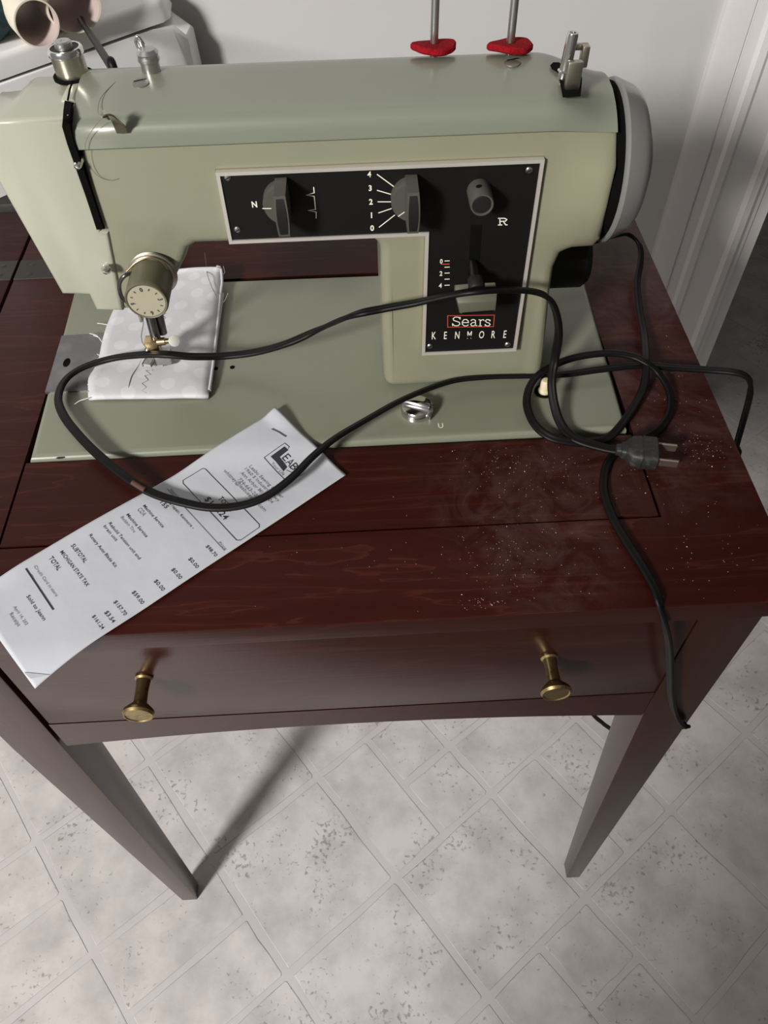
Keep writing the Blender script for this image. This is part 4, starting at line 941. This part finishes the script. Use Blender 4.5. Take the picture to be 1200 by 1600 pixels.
# ================================================================== CORDS
# flat twin lead: two round cores moulded side by side
def twin(w_=0.0028, h_=0.00148, n=7):
    s = []
    for cx, a0, a1 in ((w_ * 0.5, -125, 125), (-w_ * 0.5, 55, 305)):
        for k in range(n + 1):
            a = math.radians(a0 + (a1 - a0) * k / n); s.append((cx + h_ * math.cos(a), h_ * math.sin(a)))
    return s
SEC = twin()
Zc = lambda px, py, z=0.0016: onZ(px, py, z)
Yc = lambda px, py, y: onY(px, py, y)
power_pts = [Zc(972, 705, 0.004), Zc(940, 699, 0.003), Zc(900, 686, 0.0032), Zc(880, 668, 0.004), Zc(868, 640, 0.0085), Zc(862, 600, 0.018), Zc(867, 560, 0.030), Yc(873, 520, 0.030), Yc(868, 485, 0.026), Yc(855, 464, 0.024), Yc(830, 455, 0.0235), Yc(790, 453, 0.0185), Yc(745, 455, 0.0135), Yc(700, 462, 0.0185), Yc(650, 473, 0.024), Yc(600, 482, 0.026), Yc(550, 493, 0.028), Zc(500, 514, 0.040), Zc(450, 536, 0.028), Zc(400, 550, 0.017), Zc(350, 556, 0.0125), Zc(300, 557, 0.0170), Zc(262, 554, 0.0192), Zc(225, 554, 0.0165), Zc(175, 560, 0.010), Zc(130, 574, 0.0075), Zc(102, 594, 0.0060), Zc(91, 622, 0.0055), Zc(100, 650, 0.0060), Zc(125, 682, 0.0058), Zc(155, 712, 0.0055), Zc(200, 748, 0.0045), Zc(240, 771, 0.0035), Zc(285, 785, 0.0035), Zc(330, 793, 0.0030), Zc(375, 790, 0.0032), Zc(415, 776, 0.0050), Zc(455, 747, 0.0080), Zc(490, 712, 0.0105), Zc(525, 684, 0.0115), Zc(570, 657, 0.0100), Zc(630, 624, 0.0130), Zc(700, 597, 0.0100), Zc(760, 589, 0.0085), Zc(820, 587, 0.0075), Zc(880, 585, 0.0065), Zc(940, 577, 0.0065), Zc(1000, 571, 0.0060), Zc(1060, 575, 0.0035), Zc(1110, 578, 0.0040), Zc(1150, 582, 0.0060), Zc(1168, 590, 0.0035)]
cy_ = power_pts[-1].y
power_pts += [Yc(1173, 604, cy_ - 0.002), Yc(1170, 625, cy_ - 0.002), Yc(1160, 662, cy_), Yc(1150, 698, cy_), Yc(1142, 730, cy_)]
cordp = empty('power_cord', power_pts[0], 'black twin power cord looped across machine bed and receipt, ending in plug', 'cord')
last = power_pts[-1]
power_pts += [Vector((last.x - 0.008, last.y + 0.01, -0.25)), Vector((0.455, 0.20, -0.52)), Vector((0.455, 0.33, ZF + 0.0026)), Vector((0.45, 0.55, ZF + 0.0026))]
tw = [(0.0, 0.2), (0.08, 0.7), (0.16, -0.3), (0.35, 0.1), (0.45, -0.4), (0.55, 0.1), (0.68, 0.6), (0.8, 0.1), (1.0, 0.2)]
def twf(u):
    for (a, x), (b, y) in zip(tw, tw[1:]):
        if a <= u <= b: return x + (y - x) * sstep(a, b, u)
    return 0.2
bm = bmesh.new(); add_sweep(bm, spline(power_pts, 8), SEC, twist_fn=twf); finish('cord_lead', bm, M['rubber'], cordp, 60)
sc = spline(power_pts[31:34], 8)
bm = bmesh.new(); add_sweep(bm, sc[2:7], [(x * 1.07, y * 1.12) for x, y in SEC], twist=0.8); finish('scuffed_jacket', bm, M['tape'], cordp, 60)
# plug
ax = (Zc(1024, 712, 0.008) - Zc(968, 706, 0.008)).normalized(); sd = Vector((-ax.y, ax.x, 0)).normalized(); po = Zc(962, 704, 0.006)
def plug_body():
    bm = bmesh.new(); prof_ = [(0.0, 0.0030, 0.0024), (0.003, 0.0034, 0.0028), (0.0034, 0.0044, 0.0034), (0.0060, 0.0050, 0.0040), (0.0064, 0.0060, 0.0044), (0.0105, 0.0092, 0.0056), (0.0160, 0.0098, 0.0060), (0.0162, 0.0092, 0.0058), (0.0168, 0.0092, 0.0058), (0.0170, 0.0098, 0.0062), (0.0258, 0.0098, 0.0062), (0.0264, 0.0094, 0.0058)]
    rings = []
    for d, hw, hh in prof_:
        ring = []
        for k in range(20):
            a = 2 * math.pi * k / 20; ca, sa = math.cos(a), math.sin(a)
            e_ = 0.45
            x = hw * math.copysign(abs(ca) ** e_, ca); z = hh * math.copysign(abs(sa) ** e_, sa)
            ring.append(bm.verts.new(po + ax * d * 0.88 + sd * x + Vector((0, 0, z + 0.0010))))
        rings.append(ring)
    for A, B_ in zip(rings, rings[1:]):
        for k in range(20): bm.faces.new((A[k], A[(k + 1) % 20], B_[(k + 1) % 20], B_[k]))
    bm.faces.new(rings[0]); bm.faces.new(rings[-1][::-1])
    return finish('plug', bm, M['plug'], cordp, 35)
plug = plug_body()
for s_ in (-1, 1):
    bm = bmesh.new(); a_ = po + ax * 0.0222 + sd * s_ * 0.0064 + Vector((0, 0, 0.001)); b2 = bmesh.new(); bmesh.ops.create_cube(b2, size=1)
    for v in b2.verts: v.co = a_ + ax * (v.co.x + 0.5) * 0.0130 + sd * v.co.y * 0.0015 + Vector((0, 0, v.co.z * 0.0055))
    bmesh.ops.bevel(b2, geom=list(b2.edges), offset=0.0004, segments=1, profile=0.5, affect='EDGES'); merge(bm, b2); finish('prong', bm, mat('dull_prong', (0.30, 0.24, 0.20, 1), 0.45, 0.9), plug)
# motor lead: from behind the hand wheel, round the loop and down over the table front
lead_pts = [Vector((0.352, 0.16, 0.020)), Zc(962, 368, 0.020), Zc(985, 368, 0.016), Zc(1000, 385, 0.010), Zc(1001, 410, 0.006), Zc(996, 440, 0.0035), Zc(999, 480, 0.0025), Zc(1006, 520, 0.003), Zc(1009, 560, 0.0095), Zc(1008, 592, 0.0075), Zc(1000, 618, 0.0030), Zc(984, 645, 0.0020), Zc(967, 668, 0.0016), Zc(950, 684, 0.0002), Zc(925, 692, 0.0002), Zc(890, 690, 0.0020), Zc(858, 682, 0.0036), Zc(834, 661, 0.0046), Zc(823, 630, 0.0060), Zc(830, 600, 0.0105), Zc(852, 578, 0.0140), Zc(893, 560, 0.0140), Zc(945, 552, 0.0130), Zc(985, 556, 0.0115), Zc(1010, 567, 0.0105), Zc(1030, 584, 0.0060), Zc(1046, 613, 0.0025), Zc(1046, 645, 0.0012), Zc(1030, 670, 0.0006), Zc(1007, 686, 0.0000), Zc(982, 698, -0.0008), Zc(958, 712, -0.0008), Zc(946, 734, -0.0008), Zc(944, 768, -0.0008), Zc(956, 805, -0.0008), Zc(978, 845, -0.0008), Zc(1002, 882, -0.0008), Zc(1021, 916, -0.0008), Zc(1030, 940, -0.0006), Yc(1037, 968, -0.1262), Yc(1045, 1005, -0.1262), Yc(1047, 1045, -0.1240), Yc(1048, 1080, -0.1215), Yc(1053, 1110, -0.1190), Yc(1062, 1128, -0.1180), Yc(1069, 1134, -0.1165), Yc(1072, 1132, -0.1150)]
bm = bmesh.new(); add_sweep(bm, spline(lead_pts, 8), twin(0.0025, 0.00135), twist_fn=lambda u: 0.25 + 0.35 * math.sin(u * 23)); lead = finish('motor_lead', bm, M['rubber'], None, 60)
lead_root = empty('motor_cord', lead_pts[0], 'thin dark cord from behind hand wheel, trailing over right front of drawer', 'cord')
lead.parent = lead_root; lead.location = -lead_root.location; lead.name = 'cord_lead'
e0 = Yc(1070, 1136, -0.1150)
tube('cord_tie', [e0 + Vector((-0.002, 0, 0.002)), e0 + Vector((0.0008, -0.001, 0.0034)), e0 + Vector((0.0026, 0, 0.0008)), e0 + Vector((0.001, 0.001, -0.0018)), e0 + Vector((-0.0014, 0, -0.0004))], 0.0014, M['rubber'], lead_root)
tube('tie_end', [e0 + Vector((0.001, -0.001, 0.002)), e0 + Vector((0.0006, -0.002, 0.0062))], 0.0005, M['rubber'], lead_root, straight=True)
# lower cable seen under the table by the right leg
cb = [Vector((0.372, 0.03, -0.160)), onY(905, 1085, -0.015), onY(922, 1110, -0.02), onY(932, 1122, -0.02), onY(943, 1131, -0.018), onY(960, 1150, -0.012), onY(958, 1200, -0.005), onY(935, 1270, -0.015), onZ(908, 1330, ZF + 0.012), onZ(900, 1340, ZF + 0.0024), onZ(918, 1322, ZF + 0.0022)]
bm = bmesh.new(); add_sweep(bm, spline(cb, 6), circ(0.0022, 8)); tag(finish('hanging_cable', bm, M['rubber'], None, 60), 'short black cable hanging behind drawer rail by right leg', 'cable')

# ================================================================== WHITE APPLIANCE, PAPER ROLLS AND THEIR STAND
stand = empty('side_stand', (-0.25, 0.40, ZF), 'charcoal topped stand behind the left end of the table', 'stand')
box('stand_top', (-0.62, 0.2935, -0.022), (0.082, 0.505, -0.0005), M['blacktop'], stand, 0.002)
for x in (-0.60, 0.062):
    for y in (0.315, 0.48): box('leg', (x - 0.012, y - 0.012, ZF), (x + 0.012, y + 0.012, -0.022), M['blacktop'], stand, 0.001)
# the appliance stands turned by about 45 degrees and its front leans back
ZS, zl = 0.0722, 0.0905
appl = empty('white_appliance', (-0.05, 0.43, -0.0005), 'white plastic boxy appliance with lid, corner showing behind the needle end', 'appliance')
def loft_block(name, lower, upper, z0, z1, bev, m, parent):
    bm = bmesh.new(); t_ = [bm.verts.new((q_[0], q_[1], q_[2] if len(q_) > 2 else z1)) for q_ in upper]; b_ = [bm.verts.new((q_[0], q_[1], z0)) for q_ in lower]; n = len(upper)
    bm.faces.new(t_); bm.faces.new(b_[::-1])
    for k in range(n): bm.faces.new((t_[k], b_[k], b_[(k + 1) % n], t_[(k + 1) % n]))
    bmesh.ops.recalc_face_normals(bm, faces=bm.faces)
    if bev: bmesh.ops.bevel(bm, geom=[e_ for e_ in bm.edges if e_.verts[0] in t_ and e_.verts[1] in t_], offset=bev, segments=4, profile=0.5, affect='EDGES')
    return finish(name, bm, m, parent, 40)
bt_ = [(-0.1185, 0.3075), (0.0355, 0.4509), (0.0498, 0.4675, 0.0660), (0.0597, 0.4740, 0.0550), (0.0620, 0.5000, 0.0550), (0.0400, 0.5030), (-0.09, 0.5030), (-0.19, 0.38)]
bb_ = [(-0.103, 0.2917), (0.0480, 0.4400), (0.0590, 0.4540), (0.0620, 0.4720), (0.0640, 0.5030), (0.0400, 0.5032), (-0.09, 0.5032), (-0.19, 0.38)]
loft_block('appliance_body', bb_, bt_, 0.0, ZS, 0.0022, M['whiteplastic'], appl)
lb_ = [(-0.1205, 0.3075), (0.0340, 0.4490), (0.0440, 0.4570), (0.0490, 0.4680), (0.0460, 0.5020), (-0.09, 0.5020), (-0.188, 0.380)]
lt_ = [(-0.1215, 0.3085), (0.0325, 0.4500), (0.0410, 0.4590), (0.0440, 0.4700), (0.0400, 0.5000), (-0.09, 0.5000), (-0.186, 0.382)]
loft_block('appliance_lid', lb_, lt_, ZS + 0.0016, zl, 0.0050, M['whiteplastic'], appl)
gp_ = [(-0.115, 0.316), (0.026, 0.453), (0.034, 0.470), (0.036, 0.495), (-0.09, 0.498), (-0.18, 0.382)]
loft_block('lid_gap', gp_, gp_, ZS - 0.001, ZS + 0.002, 0, M['blackhole'], appl)
# two loose paper rolls on the lid
RA = Vector((-0.50, 0.866, 0)).normalized()
def paper_roll(px, py, r, z, squash, label):
    c = onZ(px, py, z); bm = bmesh.new(); n = 40; length = 0.105
    u_ = Vector((RA.y, -RA.x, 0)); rings = []
    for (rr, d, mi) in ((1.0, 0.0, 0), (1.0, length, 0), (0.93, length, 1), (0.93, 0.0, 1)):
        rings.append([bm.verts.new(c + RA * d + (u_ * math.cos(2 * math.pi * k / n) * squash + Vector((0, 0, math.sin(2 * math.pi * k / n)))) * r * rr) for k in range(n)])
    for q in range(4):
        A, B_ = rings[q], rings[(q + 1) % 4]
        for k in range(n):
            f = bm.faces.new((A[k], A[(k + 1) % n], B_[(k + 1) % n], B_[k])); f.material_index = 1 if q == 2 else 0
    return tag(finish('paper_roll', bm, [M['rollpaper'], M['rollinside']], None, 40), label, 'paper roll', 'paper rolls on the white appliance')
zl += 0.0004
paper_roll(58, 37, 0.0172, zl + 0.0174, 1.0, 'smaller cream paper roll at left on the white appliance lid')
paper_roll(116, 12, 0.0186, zl + 0.0188, 1.18, 'larger flattened cream paper roll at right on the white appliance lid')
# dark teal bundle beside the rolls
t0 = onZ(2, 40, zl + 0.012); bm = bmesh.new(); b2 = bmesh.new(); bmesh.ops.create_icosphere(b2, subdivisions=4, radius=1.0)
for v in b2.verts:
    k = 1 + 0.16 * noise.noise(v.co * 2.3)
    v.co = Vector((t0.x - 0.012 + v.co.x * 0.020 * k, t0.y + 0.012 + v.co.y * 0.032 * k, max(zl - 0.0004, zl + 0.017 + v.co.z * 0.018 * k)))
merge(bm, b2); tag(finish('fabric_bundle', bm, M['teal'], None, 80), 'dark teal fabric bundle left of the paper rolls', 'fabric')
# black cable running from the lid down behind the machine
k0 = onZ(126, 30, zl + 0.003); k2 = onY(173, 103, 0.20); k1 = k0.lerp(k2, 0.5)
kp = [k0, k0.lerp(k1, 0.5), k1, k1.lerp(k2, 0.5), k2, k2 + (k2 - k1) * 0.2, Vector((k2.x + 0.006, 0.200, 0.06)), Vector((k2.x + 0.006, 0.240, 0.002)), Vector((k2.x - 0.004, 0.262, 0.0005))]
bm = bmesh.new(); add_sweep(bm, spline(kp, 8), circ(0.0027, 10)); tag(finish('appliance_cable', bm, M['rubber'], None, 60), 'black flat cable from the white appliance lid down behind the machine', 'cable')

# ================================================================== CRUMBS OF DUST ON THE TABLE
bm = bmesh.new(); rc = random.Random(11)
spots = [(790, 870, 60, 60, 90), (860, 740, 120, 40, 110), (1090, 700, 45, 25, 70), (1060, 620, 60, 110, 60), (880, 860, 140, 80, 60), (750, 945, 30, 12, 35), (760, 720, 60, 30, 40), (600, 850, 260, 100, 40), (120, 780, 90, 60, 14), (1100, 860, 70, 80, 45)]
for cx, cy, sx, sy, n in spots:
    for _ in range(n):
        p_ = onZ(rc.gauss(cx, sx * 0.6), rc.gauss(cy, sy * 0.6), TZ)
        if not (0.0 < p_.x < TX1 - 0.003 and TY0 + 0.003 < p_.y < 0.2): continue
        if p_.y > -0.003 and p_.x < 0.375: continue
        if -0.002 < p_.x < 0.19 and -0.13 < p_.y < 0.03 and (Vector((p_.x, p_.y)) - R0).dot(RW) < WID + 0.002: continue
        s_ = rc.uniform(0.00012, 0.00032) * (1.8 if rc.random() < 0.06 else 1)
        a = rc.uniform(0, 6.28); v0 = [bm.verts.new((p_.x + s_ * math.cos(a + k * 2.09), p_.y + s_ * math.sin(a + k * 2.09), TZ + 0.0002)) for k in range(3)]; t_ = bm.verts.new((p_.x, p_.y, TZ + 0.0002 + s_ * 1.2))
        for k in range(3): bm.faces.new((v0[k], v0[(k + 1) % 3], t_))
d_ = finish('dust_crumbs', bm, M['crumb'], None, 0); d_['kind'] = 'stuff'; tag(d_, 'pale crumbs of dust scattered on the dark table top', 'dust')

# ------------------------------------------------------------------ lift everything so that the floor lies at z = 0
for o in S.objects:
    if o.parent is None and o.type in {'MESH', 'EMPTY'}: o.location.z += H
